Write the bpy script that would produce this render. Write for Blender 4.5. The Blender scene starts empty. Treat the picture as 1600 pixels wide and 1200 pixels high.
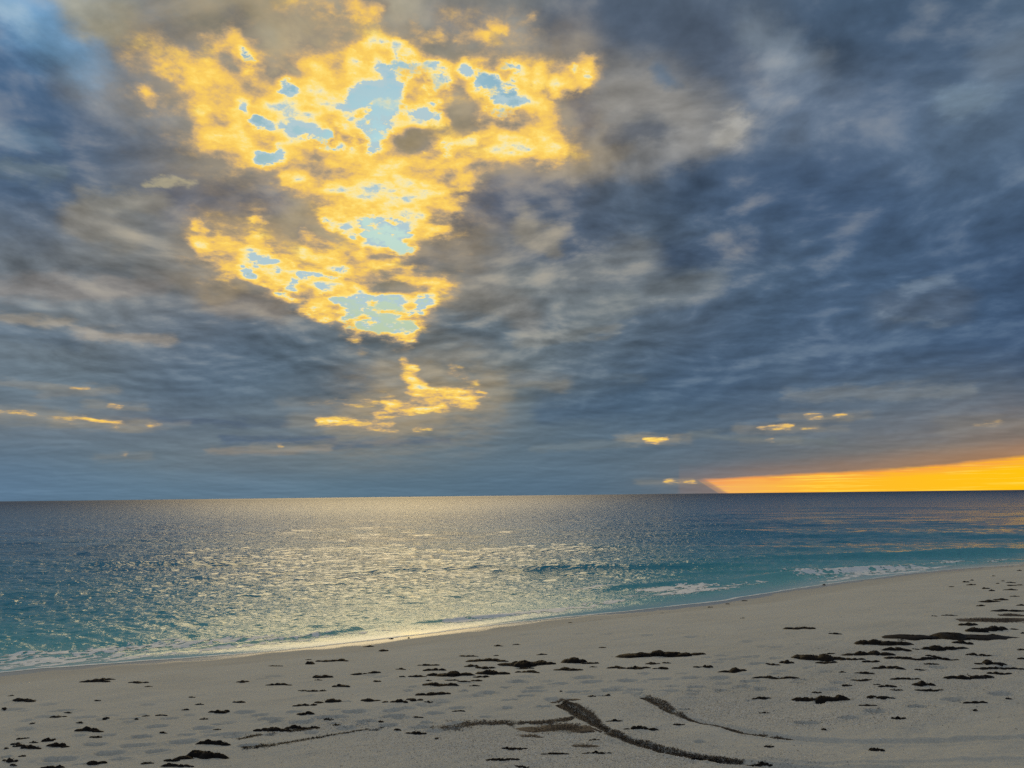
import bpy, math, random
import numpy as np
from mathutils import Matrix, Vector

random.seed(7)
R = math.radians
S = bpy.context.scene

# ------------------------------------------------------------------ camera
EYE = 4.0                                     # eye height above the sea
FPX = 1202.0                                  # focal length in photo pixels (1600 wide)
PITCH, ROLL = R(8.25), R(0.645)
cam = bpy.data.objects.new('camera', bpy.data.cameras.new('camera'))
S.collection.objects.link(cam)
cam.data.sensor_width = 36.0
cam.data.lens = 36.0 * FPX / 1600.0
cam.data.clip_start = 0.05
cam.data.clip_end = 90000.0
M = Matrix.Rotation(R(90) + PITCH, 4, 'X') @ Matrix.Rotation(-ROLL, 4, 'Z')
M.translation = (0, 0, EYE)
cam.matrix_world = M
S.camera = cam
CM = np.array(M.to_3x3())


def ray(px, py):
    """direction in the world of a point of the photograph"""
    v = CM @ np.array([(px - 800.0) / FPX, (600.0 - py) / FPX, -1.0])
    return v / np.linalg.norm(v)


def azel(px, py):
    d = ray(px, py)
    return math.degrees(math.atan2(d[0], d[1])), math.degrees(math.asin(d[2]))


# ------------------------------------------------------------------ render settings
S.view_settings.view_transform = 'Standard'
S.view_settings.look = 'None'
S.view_settings.exposure = 0.0
S.view_settings.gamma = 1.0
S.view_settings.use_curve_mapping = False
S.render.engine = 'CYCLES'
S.cycles.use_denoising = False
S.cycles.denoiser = 'OPENIMAGEDENOISE'
S.cycles.denoising_input_passes = 'RGB_ALBEDO_NORMAL'
S.cycles.denoising_prefilter = 'ACCURATE'
S.cycles.max_bounces = 5
S.cycles.caustics_reflective = False
S.cycles.caustics_refractive = False

# ------------------------------------------------------------------ the light: the bright broken gap in the overcast
SUN_AZ, SUN_EL = -9.0, 24.0                   # degrees right of the view direction, above the sea
sun = bpy.data.lights.new('sun', 'SUN')
sun.energy = 0.54
sun.angle = R(34)
sun.color = (1.0, 0.77, 0.42)
so = bpy.data.objects.new('sun', sun)
S.collection.objects.link(so)
sd = Vector((math.sin(R(SUN_AZ)) * math.cos(R(SUN_EL)), math.cos(R(SUN_AZ)) * math.cos(R(SUN_EL)), math.sin(R(SUN_EL))))
so.rotation_euler = sd.to_track_quat('Z', 'Y').to_euler()
so.location = (0, 0, 60)


# ------------------------------------------------------------------ node helper
class NT:
    def __init__(s, tree):
        s.t = tree
        s.n = tree.nodes
        s.l = tree.links

    def put(s, sock, v):
        if hasattr(v, 'bl_idname') or isinstance(v, bpy.types.NodeSocket):
            s.l.new(v, sock)
        elif isinstance(v, (tuple, list)) and len(v) == 3 and sock.type == 'RGBA':
            sock.default_value = (*v, 1)
        else:
            sock.default_value = v

    def math(s, op, a, b=None, c=None, clamp=False):
        n = s.n.new('ShaderNodeMath')
        n.operation = op
        n.use_clamp = clamp
        for i, v in enumerate((a, b, c)):
            if v is not None:
                s.put(n.inputs[i], v)
        return n.outputs[0]

    def vmath(s, op, a, b=None, scale=None):
        n = s.n.new('ShaderNodeVectorMath')
        n.operation = op
        s.put(n.inputs[0], a)
        if b is not None:
            s.put(n.inputs[1], b)
        if scale is not None:
            s.put(n.inputs['Scale'], scale)
        return n.outputs['Value' if op in ('LENGTH', 'DOT_PRODUCT') else 'Vector']

    def xyz(s, v):
        n = s.n.new('ShaderNodeSeparateXYZ')
        s.put(n.inputs[0], v)
        return n.outputs

    def comb(s, x, y, z=0.0):
        n = s.n.new('ShaderNodeCombineXYZ')
        for i, v in enumerate((x, y, z)):
            s.put(n.inputs[i], v)
        return n.outputs[0]

    def noise(s, vec, scale, detail=4.0, rough=0.5, dist=0.0, dim='3D', lac=2.0, col=False):
        n = s.n.new('ShaderNodeTexNoise')
        n.noise_dimensions = dim
        s.put(n.inputs['Vector'], vec)
        n.inputs['Scale'].default_value = scale
        n.inputs['Detail'].default_value = detail
        n.inputs['Roughness'].default_value = rough
        n.inputs['Distortion'].default_value = dist
        n.inputs['Lacunarity'].default_value = lac
        return n.outputs['Color' if col else 0]

    def ramp(s, f, stops, interp='LINEAR'):
        n = s.n.new('ShaderNodeValToRGB')
        n.color_ramp.interpolation = interp
        e = n.color_ramp.elements
        while len(e) < len(stops):
            e.new(0.5)
        for k, (p, c) in enumerate(stops):
            e[k].position = p
            e[k].color = (*c, 1) if len(c) == 3 else c
        s.put(n.inputs[0], f)
        return n.outputs[0]

    def mix(s, f, a, b, blend='MIX'):
        n = s.n.new('ShaderNodeMix')
        n.data_type = 'RGBA'
        n.blend_type = blend
        s.put(n.inputs[0], f)
        s.put(n.inputs[6], a)
        s.put(n.inputs[7], b)
        return n.outputs[2]

    def rng(s, v, a, b, c=0.0, d=1.0, smooth=False):
        n = s.n.new('ShaderNodeMapRange')
        n.interpolation_type = 'SMOOTHSTEP' if smooth else 'LINEAR'
        s.put(n.inputs[0], v)
        for i, q in enumerate((a, b, c, d)):
            s.put(n.inputs[1 + i], q)
        return n.outputs[0]


def lin(c):
    return tuple((v / 255 / 12.92) if v / 255 <= 0.04045 else ((v / 255 + 0.055) / 1.055) ** 2.4 for v in c)


# ------------------------------------------------------------------ the sky: where the cloud deck is thick, thin or open
NX, NY = 2048, 640                            # azimuth -180..180, elevation -2..90
AZ0, AZ1, EL0, EL1 = -180.0, 180.0, -2.0, 90.0
gaz = np.linspace(AZ0, AZ1, NX, endpoint=False) + (AZ1 - AZ0) / NX / 2
gel = EL0 + (np.arange(NY) + 0.5) * (EL1 - EL0) / NY
GA, GE = np.meshgrid(gaz, gel)

# tone of the cloud deck, every 100 px of the picture (sRGB)
DECK = {
 0: [(90,135,180),(98,132,165),(128,132,136),(140,138,130),(150,145,130),(140,138,128),(140,134,118),(118,119,118),(105,110,116),(82,95,112),(74,90,110),(74,90,110),(70,88,110),(64,85,108),(60,82,106),(60,80,104),(66,86,110)],
 100: [(72,104,142),(88,114,146),(110,120,134),(130,129,122),(150,142,120),(150,142,116),(146,140,124),(138,134,122),(118,117,114),(98,104,112),(95,104,118),(98,106,122),(96,108,128),(84,100,122),(72,90,116),(84,104,130),(92,112,136)],
 200: [(62,88,120),(72,94,120),(94,104,120),(128,121,110),(150,140,112),(148,138,114),(148,138,114),(138,128,110),(128,119,106),(112,111,112),(120,121,126),(98,110,126),(80,98,122),(80,98,122),(82,100,126),(88,108,132),(74,94,120)],
 300: [(78,98,124),(92,104,120),(104,110,118),(98,104,116),(98,102,114),(132,122,106),(160,140,100),(128,119,106),(84,94,110),(80,94,112),(74,92,115),(70,90,115),(64,84,112),(64,85,115),(68,90,118),(70,92,120),(66,88,116)],
 400: [(102,112,124),(112,115,120),(116,118,118),(126,120,112),(140,126,100),(150,136,104),(148,136,108),(110,110,110),(96,102,110),(66,82,105),(76,91,110),(78,94,115),(74,94,118),(66,88,115),(62,85,115),(60,82,112),(56,78,108)],
 500: [(104,118,132),(112,118,124),(106,114,124),(88,102,120),(80,98,118),(86,102,118),(94,110,122),(96,105,114),(98,108,118),(95,108,120),(86,101,118),(74,92,115),(64,87,114),(66,88,118),(68,92,120),(60,84,114),(56,78,108)],
 600: [(92,108,124),(90,109,124),(86,104,122),(80,99,120),(82,101,120),(84,101,117),(100,105,108),(110,112,110),(100,110,115),(78,96,115),(66,88,112),(62,85,112),(66,86,111),(80,98,118),(82,99,118),(86,98,112),(82,93,108)],
 660: [(100,112,124),(106,112,120),(96,106,120),(92,106,120),(98,110,120),(104,112,120),(98,106,114),(94,106,116),(90,106,120),(84,102,118),(76,96,116),(80,98,116),(84,98,114),(92,102,114),(96,102,112),(100,104,112),(106,102,104)],
 710: [(84,107,130),(88,110,130),(96,112,124),(102,114,124),(100,112,122),(102,113,120),(100,112,120),(90,108,122),(85,105,122),(84,104,122),(88,105,120),(90,105,120),(96,105,114),(106,108,110),(118,110,104),(130,114,98),(140,112,90)],
 765: [(82,110,138),(84,111,136),(84,111,134),(84,110,132),(84,109,131),(82,108,128),(80,106,127),(80,105,125),(78,103,125),(78,102,124),(82,102,120),(100,104,112),(120,108,104),(140,112,90),(150,114,80),(160,118,74),(160,118,74)],
}
pts, cols = [], []
for yy, row in DECK.items():
    for k, c in enumerate(row):
        pts.append(azel(k * 100, yy))
        cols.append(lin(c))
for p, c in (((0, 60), (150, 148, 140)), ((-30, 52), (138, 140, 142)), ((30, 52), (96, 108, 126)), ((0, 88), (140, 142, 146)),
             ((-70, 20), (98, 112, 130)), ((-70, 45), (112, 122, 136)), ((70, 20), (84, 98, 118)), ((70, 45), (92, 106, 126)), ((-110, 15), (104, 116, 134)),
             ((110, 15), (104, 112, 128)), ((180, 15), (112, 122, 140)), ((-180, 15), (112, 122, 140)), ((180, 50), (128, 134, 144)),
             ((-180, 50), (128, 134, 144)), ((120, 50), (110, 120, 136)), ((-120, 50), (122, 130, 142))):
    pts.append(p)
    cols.append(lin(c))
pts, cols = np.array(pts), np.array(cols)
GAc, GEc = GA[::4, ::4], GE[::4, ::4]
W = np.zeros_like(GAc)
C = np.zeros(GAc.shape + (3,))
for (a, e), c in zip(pts, cols):
    sa, se = (2.6, 2.4 if e > 7 else 1.1) if abs(a) < 45 and e < 45 else (28.0, 16.0)
    da = (GAc - a + 180) % 360 - 180
    w = np.exp(-0.5 * ((da / sa) ** 2 + ((GEc - e) / se) ** 2)) + 1e-4 / (1 + (da * da + (GEc - e) ** 2) / 60.0) ** 2
    if sa > 10:
        w *= 0.02
    W += w
    C += w[..., None] * c
C /= W[..., None]


def up4(a):
    """back to full resolution, linearly"""
    ny, nx = a.shape[:2]
    j = np.clip((np.arange(NY)) / 4.0, 0, ny - 1.001)
    i = np.clip((np.arange(NX)) / 4.0, 0, nx - 1.001)
    j0, i0 = j.astype(int), i.astype(int)
    fj, fi = (j - j0)[:, None, None], (i - i0)[None, :, None]
    a = a[j0] * (1 - fj) + a[j0 + 1] * fj
    return a[:, i0] * (1 - fi) + a[:, i0 + 1] * fi


C = up4(C)


def field(x1, y1, x2, y2, r, soft=0.6):
    """1 along a stroke between two points of the sky, falling to 0 at its edge; radius in picture pixels"""
    a1, e1 = azel(x1, y1)
    a2, e2 = azel(x2, y2)
    rr = r * 0.0477
    ca = math.cos(R(0.5 * (e1 + e2)))
    m = rr * (1 + soft) + 0.3
    i0, i1 = [int((min(max(v, AZ0), AZ1) - AZ0) / (AZ1 - AZ0) * NX) for v in (min(a1, a2) - m / ca, max(a1, a2) + m / ca)]
    j0, j1 = [int((min(max(v, EL0), EL1) - EL0) / (EL1 - EL0) * NY) for v in (min(e1, e2) - m, max(e1, e2) + m)]
    win = (slice(j0, j1 + 1), slice(i0, i1 + 1))
    px_, py_ = (GA[win] - a1) * ca, GE[win] - e1
    vx, vy = (a2 - a1) * ca, e2 - e1
    L = vx * vx + vy * vy
    t = np.clip((px_ * vx + py_ * vy) / L, 0, 1) if L > 1e-9 else 0.0
    d = np.hypot(px_ - t * vx, py_ - t * vy) / rr
    q = np.clip((d - 1 + soft) / (2 * soft), 0, 1)
    return win, 1 - q * q * (3 - 2 * q)


def stamp(arr, args, am):
    win, f = field(*args)
    arr[win] = np.maximum(arr[win], f * am)


TONES = [  # x1 y1 x2 y2 radius colour amount
 (260,308,430,312,26,(82,90,108),.85),(730,315,860,300,32,(78,87,106),.85),(860,300,910,390,55,(72,86,107),.7),(655,398,720,388,20,(100,102,108),.8),
 (911,165,915,190,18,(82,87,102),.9),(20,130,50,270,60,(58,84,116),.6),(100,230,180,250,50,(72,90,115),.4),(690,30,760,40,22,(108,109,114),.8),(900,20,1150,70,45,(70,84,105),.7),
 (860,60,930,90,30,(78,86,100),.7),(900,405,1180,385,18,(60,78,104),.7),(490,600,625,605,32,(80,94,108),.7),(850,645,1000,625,16,(66,88,112),.7),
 (690,505,800,530,16,(84,100,115),.6),(1280,30,1500,70,45,(60,80,106),.6),(1100,290,1350,330,50,(58,80,110),.5),(1300,560,1600,540,30,(58,80,110),.5),
 (970,150,1070,190,42,(140,136,132),.75),(1000,245,1140,205,26,(138,137,138),.7),(880,262,950,240,24,(146,136,122),.8),(1128,205,1150,195,12,(165,162,158),.8),
 (1040,215,1010,200,16,(96,100,108),.7),(960,225,1030,215,12,(88,94,106),.8),(1029,125,1034,130,10,(86,104,126),.8),
 (820,355,870,372,16,(134,127,115),.7),(1170,50,1225,80,22,(114,126,140),.6),(1200,115,1290,95,14,(116,128,144),.6),(1480,168,1545,160,16,(120,140,160),.6),
 (1560,100,1600,85,24,(106,120,138),.6),(1180,165,1290,135,14,(104,118,138),.6),(1240,200,1330,170,18,(98,113,135),.5),
 (800,455,1000,405,30,(120,123,123),.6),(880,488,1110,440,18,(112,118,122),.6),(810,535,960,515,9,(126,127,125),.6),(760,440,830,500,20,(124,120,116),.5),
 (900,520,980,470,14,(104,112,118),.6),(0,452,250,446,14,(128,121,118),.6),(0,502,110,505,7,(156,146,134),.7),(125,521,270,537,7,(148,138,128),.7),
 (0,520,120,535,10,(88,106,126),.6),(320,468,380,452,8,(150,136,112),.7),(330,475,430,480,18,(122,112,104),.6),(0,415,200,425,8,(96,104,114),.5),
 (130,328,250,318,14,(140,134,122),.6),(105,350,200,372,16,(138,131,120),.6),(230,285,310,283,5,(170,160,130),.7),(120,140,200,165,24,(118,126,136),.5),
 (1385,488,1490,478,20,(78,92,112),.7),(1420,452,1480,440,8,(100,116,136),.7),(1380,500,1480,505,4,(96,112,132),.6),(770,590,880,600,12,(126,122,114),.6),
 (40,25,130,95,30,(104,150,190),.7),(0,15,30,30,14,(140,165,185),.6),(130,15,180,30,22,(158,152,130),.7),(150,50,170,60,14,(160,152,128),.6),
 (0,205,60,215,14,(94,118,142),.6),(0,260,90,275,12,(98,112,122),.6),(330,705,510,700,5,(134,126,118),.7),(350,687,520,685,4,(74,91,114),.8),(180,657,380,661,5,(78,93,114),.8),
 (520,696,700,688,5,(78,94,114),.7),(330,660,450,665,5,(80,95,114),.6),(0,600,150,607,4,(130,128,124),.5),(60,620,180,612,4,(124,124,124),.5),
 (1230,616,1520,610,7,(112,117,122),.6),(800,590,1000,585,6,(88,103,118),.5),(1080,680,1300,690,5,(104,112,116),.6),(830,700,1000,692,5,(104,114,120),.5),
 (680,440,760,470,18,(122,119,114),.6),(700,380,760,420,12,(120,116,112),.5),(600,45,700,60,14,(120,119,118),.6),(370,30,370,45,12,(108,114,122),.7),(250,60,300,90,24,(104,112,124),.5),
 (390,112,415,98,5,(110,118,124),.6),(440,390,520,400,8,(150,132,104),.5),(560,555,640,560,20,(84,98,110),.5),
]
for x1, y1, x2, y2, r, c, am in TONES:
    win, f = field(x1, y1, x2, y2, r * 1.08, 0.8)
    f = (f * am)[..., None]
    C[win] = C[win] * (1 - f) + np.array(lin(c)) * f

# sunlit broken cloud seen through the gap
GOLD = [
 (350,60,360,66,13,.95),(365,84,366,90,6,.7),(380,62,398,66,6,.7),(300,75,330,110,28,.5),(262,112,272,118,14,.6),(226,152,232,158,9,.8),(282,128,290,134,8,.6),(330,120,350,140,26,.85),
 (350,150,385,195,34,1),(335,210,400,222,20,.95),(400,140,470,150,20,.6),(420,170,500,190,18,.95),(505,110,515,150,21,1),(525,92,530,98,9,.8),(555,118,600,124,17,1),(540,180,544,188,14,.9),
 (474,96,488,98,7,.9),(409,106,413,106,5,.7),(412,212,480,232,12,.8),(532,214,534,220,7,.8),(500,235,530,232,7,.8),(430,247,470,256,12,.8),
 (574,66,595,92,8,.95),(520,22,540,24,6,.7),(555,8,585,12,14,1),(612,0,620,2,5,.7),(625,67,628,70,8,1),(644,80,654,90,6,1),(648,36,660,45,8,.8),(668,54,690,56,8,.9),
 (682,104,696,118,12,1),(722,106,728,112,9,1),(704,124,745,133,7,.9),(716,62,752,52,9,1),(768,34,788,38,9,1),(806,36,832,26,7,.8),(914,86,922,90,9,1),(766,113,778,118,5,.7),
 (822,104,830,112,8,1),(846,102,850,118,8,1),(872,132,910,128,9,1),(792,152,850,146,9,1),(838,150,860,190,18,1),(820,186,850,200,14,.9),(780,220,860,228,17,.95),(824,236,836,244,8,1),
 (622,200,662,184,9,.95),(660,172,678,168,7,.8),(690,182,704,180,6,.7),(592,232,615,230,9,1),(688,222,740,214,6,.85),(740,206,770,200,6,.8),(760,216,800,214,9,.7),
 (455,262,560,292,16,.9),(520,250,600,262,14,.9),(565,262,640,272,26,1),(560,300,640,312,22,1),(600,340,660,330,14,.9),(660,270,735,258,12,.8),(660,300,700,320,20,.9),(636,352,700,360,10,.9),
 (690,340,720,330,8,.7),(720,285,750,275,10,.8),(500,320,560,330,10,.7),(528,335,550,350,10,.85),(568,378,600,380,7,.9),(600,366,604,368,3,.8),(515,354,522,356,5,.8),
 (300,346,312,356,6,.8),(392,340,410,345,6,.9),(306,382,400,432,10,1),(400,432,450,468,6,1),(350,385,420,415,16,1),(400,375,410,388,9,.8),(430,425,500,440,17,1),(480,392,560,420,10,.85),
 (470,362,520,380,8,.8),(500,445,565,455,14,1),(560,400,640,430,9,.75),(540,425,580,440,10,.9),(460,455,490,462,8,.9),(484,472,506,484,9,1),(530,486,540,487,3,.9),(566,440,640,425,9,.8),
 (590,466,606,478,5,.9),(618,468,655,480,9,1),(640,430,690,450,9,.8),(680,452,672,474,7,.8),(580,495,592,498,4,.9),(614,520,632,526,4,.9),(548,528,556,530,4,.9),(600,408,650,440,7,.7),
 (630,565,645,578,6,.9),(636,588,656,605,8,.9),(650,618,730,622,11,1),(610,636,690,632,9,1),(690,612,760,617,4,.8),(500,658,610,664,5,1),(590,650,640,645,6,.95),(560,668,620,672,4,.8),
 (480,630,590,628,4,.55),(700,578,740,595,7,.5),(645,669,675,669,2.5,.8),(600,625,640,632,6,.6),
 (470,20,560,30,26,.42),(560,0,620,10,24,.6),(655,40,760,60,22,.55),(680,30,840,40,18,.55),(240,100,330,150,40,.34),(330,70,400,100,26,.5),(250,170,330,210,34,.36),(430,100,520,90,22,.45),(860,110,930,100,18,.5),(640,330,730,390,22,.4),(0,646,50,648,4,.8),(50,655,190,660,4,.6),(130,655,180,663,3.5,.9),(168,634,186,635,3,1),(110,608,140,606,2.5,.6),(225,664,250,664,2.5,.7),(436,695,440,695,2.5,.8),(192,711,196,711,2,.6),
 (1008,686,1018,688,2.6,1),(1022,689,1038,686,2.6,1),(1190,669,1238,665,2.8,1),(1262,650,1284,650,2.6,1),(1306,649,1322,648,2.2,.7),(1250,670,1280,669,2,.6),(1040,753,1084,752,2.0,.9),(1520,662,1560,662,5,.45),(1200,688,1210,688,2,.5),
]
HOLE = [
 (590,60,610,70,10,.7),(625,100,672,135,24,1),(650,92,668,104,12,1),(620,150,600,190,18,1),(640,160,690,170,12,.8),(577,142,560,166,14,1),(572,200,590,215,14,.9),(540,206,560,222,10,.8),
 (752,118,810,148,15,1),(780,150,806,132,14,1),(756,176,800,176,9,.8),(730,112,745,114,9,.8),(780,100,810,100,6,.6),(382,82,390,90,8,.9),(386,104,398,112,6,.7),(446,122,456,128,7,.9),
 (400,186,430,196,6,1),(440,198,470,206,6,.9),(466,204,510,216,8,1),(402,243,432,236,7,.9),(500,222,540,226,6,.7),(374,157,378,158,4,.7),(900,104,920,112,8,.8),(870,118,885,118,6,.5),
 (560,86,565,90,10,.7),(592,4,602,8,6,.8),(664,228,700,232,6,.5),(570,342,620,362,16,1),(600,350,626,382,14,1),(634,382,645,392,8,.8),(512,342,540,352,6,.8),(540,360,552,366,4,.7),
 (396,406,432,406,6,.95),(384,422,396,424,5,.9),(440,402,460,404,4,.7),(476,430,500,430,5,.8),(510,430,528,434,5,.7),(436,438,460,440,5,.7),(452,452,460,452,4,.7),(500,452,520,456,5,.8),
 (440,466,460,470,5,.8),(520,416,540,418,4,.6),(560,460,590,470,9,.9),(536,478,600,500,14,1),(600,480,640,505,14,1),(560,505,632,515,9,1),(500,498,540,506,6,.7),(612,500,640,520,9,1),(652,468,666,472,5,.6),
 (520,470,540,480,6,.7),(470,486,500,494,5,.6),(660,480,650,500,6,.8),
]
G = np.zeros_like(GA)
for x1, y1, x2, y2, r, am in GOLD:                                  # the cloud round each low lit fleck is thin too
    if y1 > 560:
        win, f = field(x1 - 40, y1 + 1, x2 + 40, y2 + 1, r * 2.0, 0.9)
        f = (f * am * .3)[..., None]
        C[win] = C[win] * (1 - f) + np.array(lin((152, 140, 118))) * f
for x1, y1, x2, y2, r, am in GOLD:
    if y1 < 560:
        stamp(G, (x1, y1, x2, y2, r * 1.5 + 16, 0.95), am * .42)
    stamp(G, (x1, y1, x2, y2, max(r, 3.0) * (1.35 if y1 < 560 else 1.15), 0.9), am * (1 if y1 < 560 or r > 5 else .85))
Hh = np.zeros_like(GA)
for x1, y1, x2, y2, r, am in HOLE:
    stamp(Hh, (x1, y1, x2, y2, r * 1.2 + 1.5, 1.0), am * .92)
# the broken bright gap goes on above the frame
ab = np.clip((GE - 38.5) / 4, 0, 1) * np.exp(-((GA + 12) / 26) ** 2) * np.exp(-((GE - 52) / 22) ** 2)
G = np.maximum(G, 0.62 * ab)
Hh = np.maximum(Hh, 0.5 * ab)
# warm veil round the lit cloud
V = np.zeros_like(GA)
for x1, y1, x2, y2, r, am in ((330,110,560,150,110,1),(560,60,840,120,70,.8),(420,200,640,300,110,1),(640,280,820,180,90,.9),(360,390,640,430,60,1),(600,620,720,620,60,.6),(560,650,640,650,50,.5)):
    stamp(V, (x1, y1, x2, y2, r, 0.95), am)
V = np.maximum(V, 0.7 * ab)
# clear strip over the horizon towards the sunset: its upper edge, degrees above the sea
bx = [1060, 1090, 1100, 1180, 1260, 1400, 1500, 1600]
by = [752.5, 751.0, 749.5, 744.5, 741.0, 731.5, 724.0, 714.0]
be = [azel(a, b) for a, b in zip(bx, by)]
ba = [-180, be[0][0] - 0.05] + [p[0] for p in be] + [45, 55, 66, 80, 180]
bb = [-2, -2] + [p[1] for p in be] + [3.6, 3.2, 1.4, -2, -2]
EB = np.interp(gaz, ba, bb)
EB = np.tile(EB, (NY, 1))


def make_map(name, chans):
    im = bpy.data.images.new(name, NX, NY, alpha=True, float_buffer=True, is_data=True)
    im.pixels.foreach_set(np.stack(chans, -1).astype(np.float32).ravel())
    im.update()
    im.pack()
    return im


im_deck = make_map('cloud_deck_tone', [C[..., 0], C[..., 1], C[..., 2], np.ones_like(GA)])
im_gap = make_map('cloud_gap', [G, Hh, V, np.clip((EB + 2) / 10, 0, 1)])

# ------------------------------------------------------------------ world
wd = bpy.data.worlds.new('World')
S.world = wd
wd.use_nodes = True
wd.cycles.sampling_method = 'MANUAL'
wd.cycles.sample_map_resolution = 512
wd.node_tree.nodes.clear()
w = NT(wd.node_tree)
tc = w.n.new('ShaderNodeTexCoord').outputs['Generated']
dx, dy, dz = w.xyz(tc)
az = w.math('DIVIDE', w.math('ARCTAN2', dx, dy), R(1))
el = w.math('DIVIDE', w.math('ARCSINE', dz), R(1))
# position on the cloud deck (a layer seen from below, flattening towards the horizon)
hz = w.math('ADD', w.math('MAXIMUM', dz, 0.0), 0.20)
P = w.comb(w.math('DIVIDE', dx, hz), w.math('DIVIDE', dy, hz), w.math('MULTIPLY', w.math('SUBTRACT', 1.0, w.math('EXPONENT', w.math('MULTIPLY', dz, -10.0))), 2.2))
flat = w.math('MULTIPLY', w.math('ADD', w.math('MAXIMUM', dz, 0.0), 0.035), 2.6)     # squashes the warp near the horizon
flat = w.math('MINIMUM', flat, 1.0)


def warped(a_big, a_small, seed):
    Ps = w.vmath('ADD', P, (seed, seed * 1.7, seed * .3))
    n1 = w.xyz(w.vmath('SUBTRACT', w.noise(Ps, 2.2, 3.0, .55, col=True), (.5, .5, .5)))
    n2 = w.xyz(w.vmath('SUBTRACT', w.noise(Ps, 9.0, 7.0, .62, col=True), (.5, .5, .5)))
    da = w.math('ADD', w.math('MULTIPLY', n1[0], a_big), w.math('MULTIPLY', n2[0], a_small))
    de = w.math('ADD', w.math('MULTIPLY', n1[1], a_big), w.math('MULTIPLY', n2[1], a_small))
    da = w.math('MULTIPLY', da, w.math('MAXIMUM', flat, .5))
    de = w.math('MULTIPLY', de, flat)
    u = w.math('DIVIDE', w.math('SUBTRACT', w.math('ADD', az, da), AZ0), AZ1 - AZ0)
    v = w.math('DIVIDE', w.math('SUBTRACT', w.math('ADD', el, de), EL0), EL1 - EL0)
    return w.comb(u, v, 0.0)


def look(im, vec, col):
    n = w.n.new('ShaderNodeTexImage')
    n.image = im
    n.interpolation = 'Cubic'
    n.extension = 'EXTEND'
    w.put(n.inputs[0], vec)
    if col:
        return n.outputs[0]
    c = w.n.new('ShaderNodeSeparateColor')
    w.l.new(n.outputs[0], c.inputs[0])
    return c.outputs[0], c.outputs[1], c.outputs[2], n.outputs[1]


deck = look(im_deck, warped(2.8, 3.4, 0.0), True)
gold, hole, veil, _ = look(im_gap, warped(1.2, 2.6, 5.0), False)
_, _, _, eb = look(im_gap, w.comb(w.math('DIVIDE', w.math('SUBTRACT', az, AZ0), AZ1 - AZ0), 0.5, 0), False)

# relief of the deck: rounded billows, brighter on the side that faces the bright gap
PG = (-.27, 1.71, 2.13)                       # the gap, on the cloud deck
toG = w.vmath('SUBTRACT', PG, P)
dG = w.vmath('LENGTH', toG)
Ld = w.vmath('SCALE', w.vmath('NORMALIZE', toG), scale=.055)
nearG = w.rng(dG, .35, 1.9, 1.0, 0.0, True)


def billow(p):
    q = w.vmath('ADD', p, w.vmath('SCALE', w.vmath('SUBTRACT', w.noise(p, 2.6, 3.0, .6, col=True), (.5, .5, .5)), scale=.7))
    v = w.n.new('ShaderNodeTexVoronoi')
    v.feature = 'SMOOTH_F1'
    v.inputs['Scale'].default_value = 1.9
    v.inputs['Smoothness'].default_value = .8
    w.put(v.inputs['Vector'], q)
    return w.math('SUBTRACT', w.noise(p, 3.2, 6.0, .55, .25), w.math('MULTIPLY', v.outputs['Distance'], .52))


h0 = billow(P)
h1 = billow(w.vmath('ADD', P, Ld))
relief = w.math('SUBTRACT', h0, h1)
relief = w.math('MULTIPLY', w.math('TANH', w.math('MULTIPLY', relief, 4.5)), .22)
n_f = w.noise(w.vmath('ADD', P, (2, 2, 7)), 8.0, 6.0, .62, .1)
tone = w.math('ADD', w.math('MULTIPLY', relief, w.rng(nearG, 0.0, 1.0, 2.0, 2.8)), w.math('MULTIPLY', w.math('SUBTRACT', n_f, .5), .42))
tone = w.math('ADD', tone, w.math('MULTIPLY', w.math('SUBTRACT', w.noise(P, 3.6, 4.0, .5, .15), .5), .30))
tone = w.math('MULTIPLY', tone, w.rng(dz, 0.01, .2, .30, 1.0, True))
# long level layers low in the sky
Pst = w.comb(w.math('MULTIPLY', az, .055), w.math('MULTIPLY', el, .62), 0.0)
streak = w.math('SUBTRACT', w.noise(Pst, 1.0, 7.0, .58, .35), .5)
tone = w.math('ADD', tone, w.math('MULTIPLY', streak, w.math('MULTIPLY', w.rng(dz, .03, .24, 1.0, 0.0, True), .42)))
tone = w.math('ADD', tone, 1.0)
grey = w.mix(.06, deck, w.vmath('SCALE', (1, 1, 1), scale=w.vmath('DOT_PRODUCT', deck, (.25, .6, .15))))
deckc = w.vmath('SCALE', w.vmath('MULTIPLY', grey, (1.0, 1.01, .97)), scale=w.math('MAXIMUM', w.math('MULTIPLY', tone, 1.17), .6))
lit = w.rng(tone, 1.0, 1.7, 0.0, .50, True)
deckc = w.mix(lit, deckc, w.mix(nearG, lin((128, 146, 156)), lin((196, 180, 150))))
n_v = w.noise(P, 5.0, 9.0, .62, .1)
vm = w.math('MULTIPLY', veil, w.rng(n_v, .33, .66, .05, .80, True))
deckc = w.mix(w.math('MULTIPLY', vm, .75), deckc, lin((196, 170, 126)))

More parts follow.
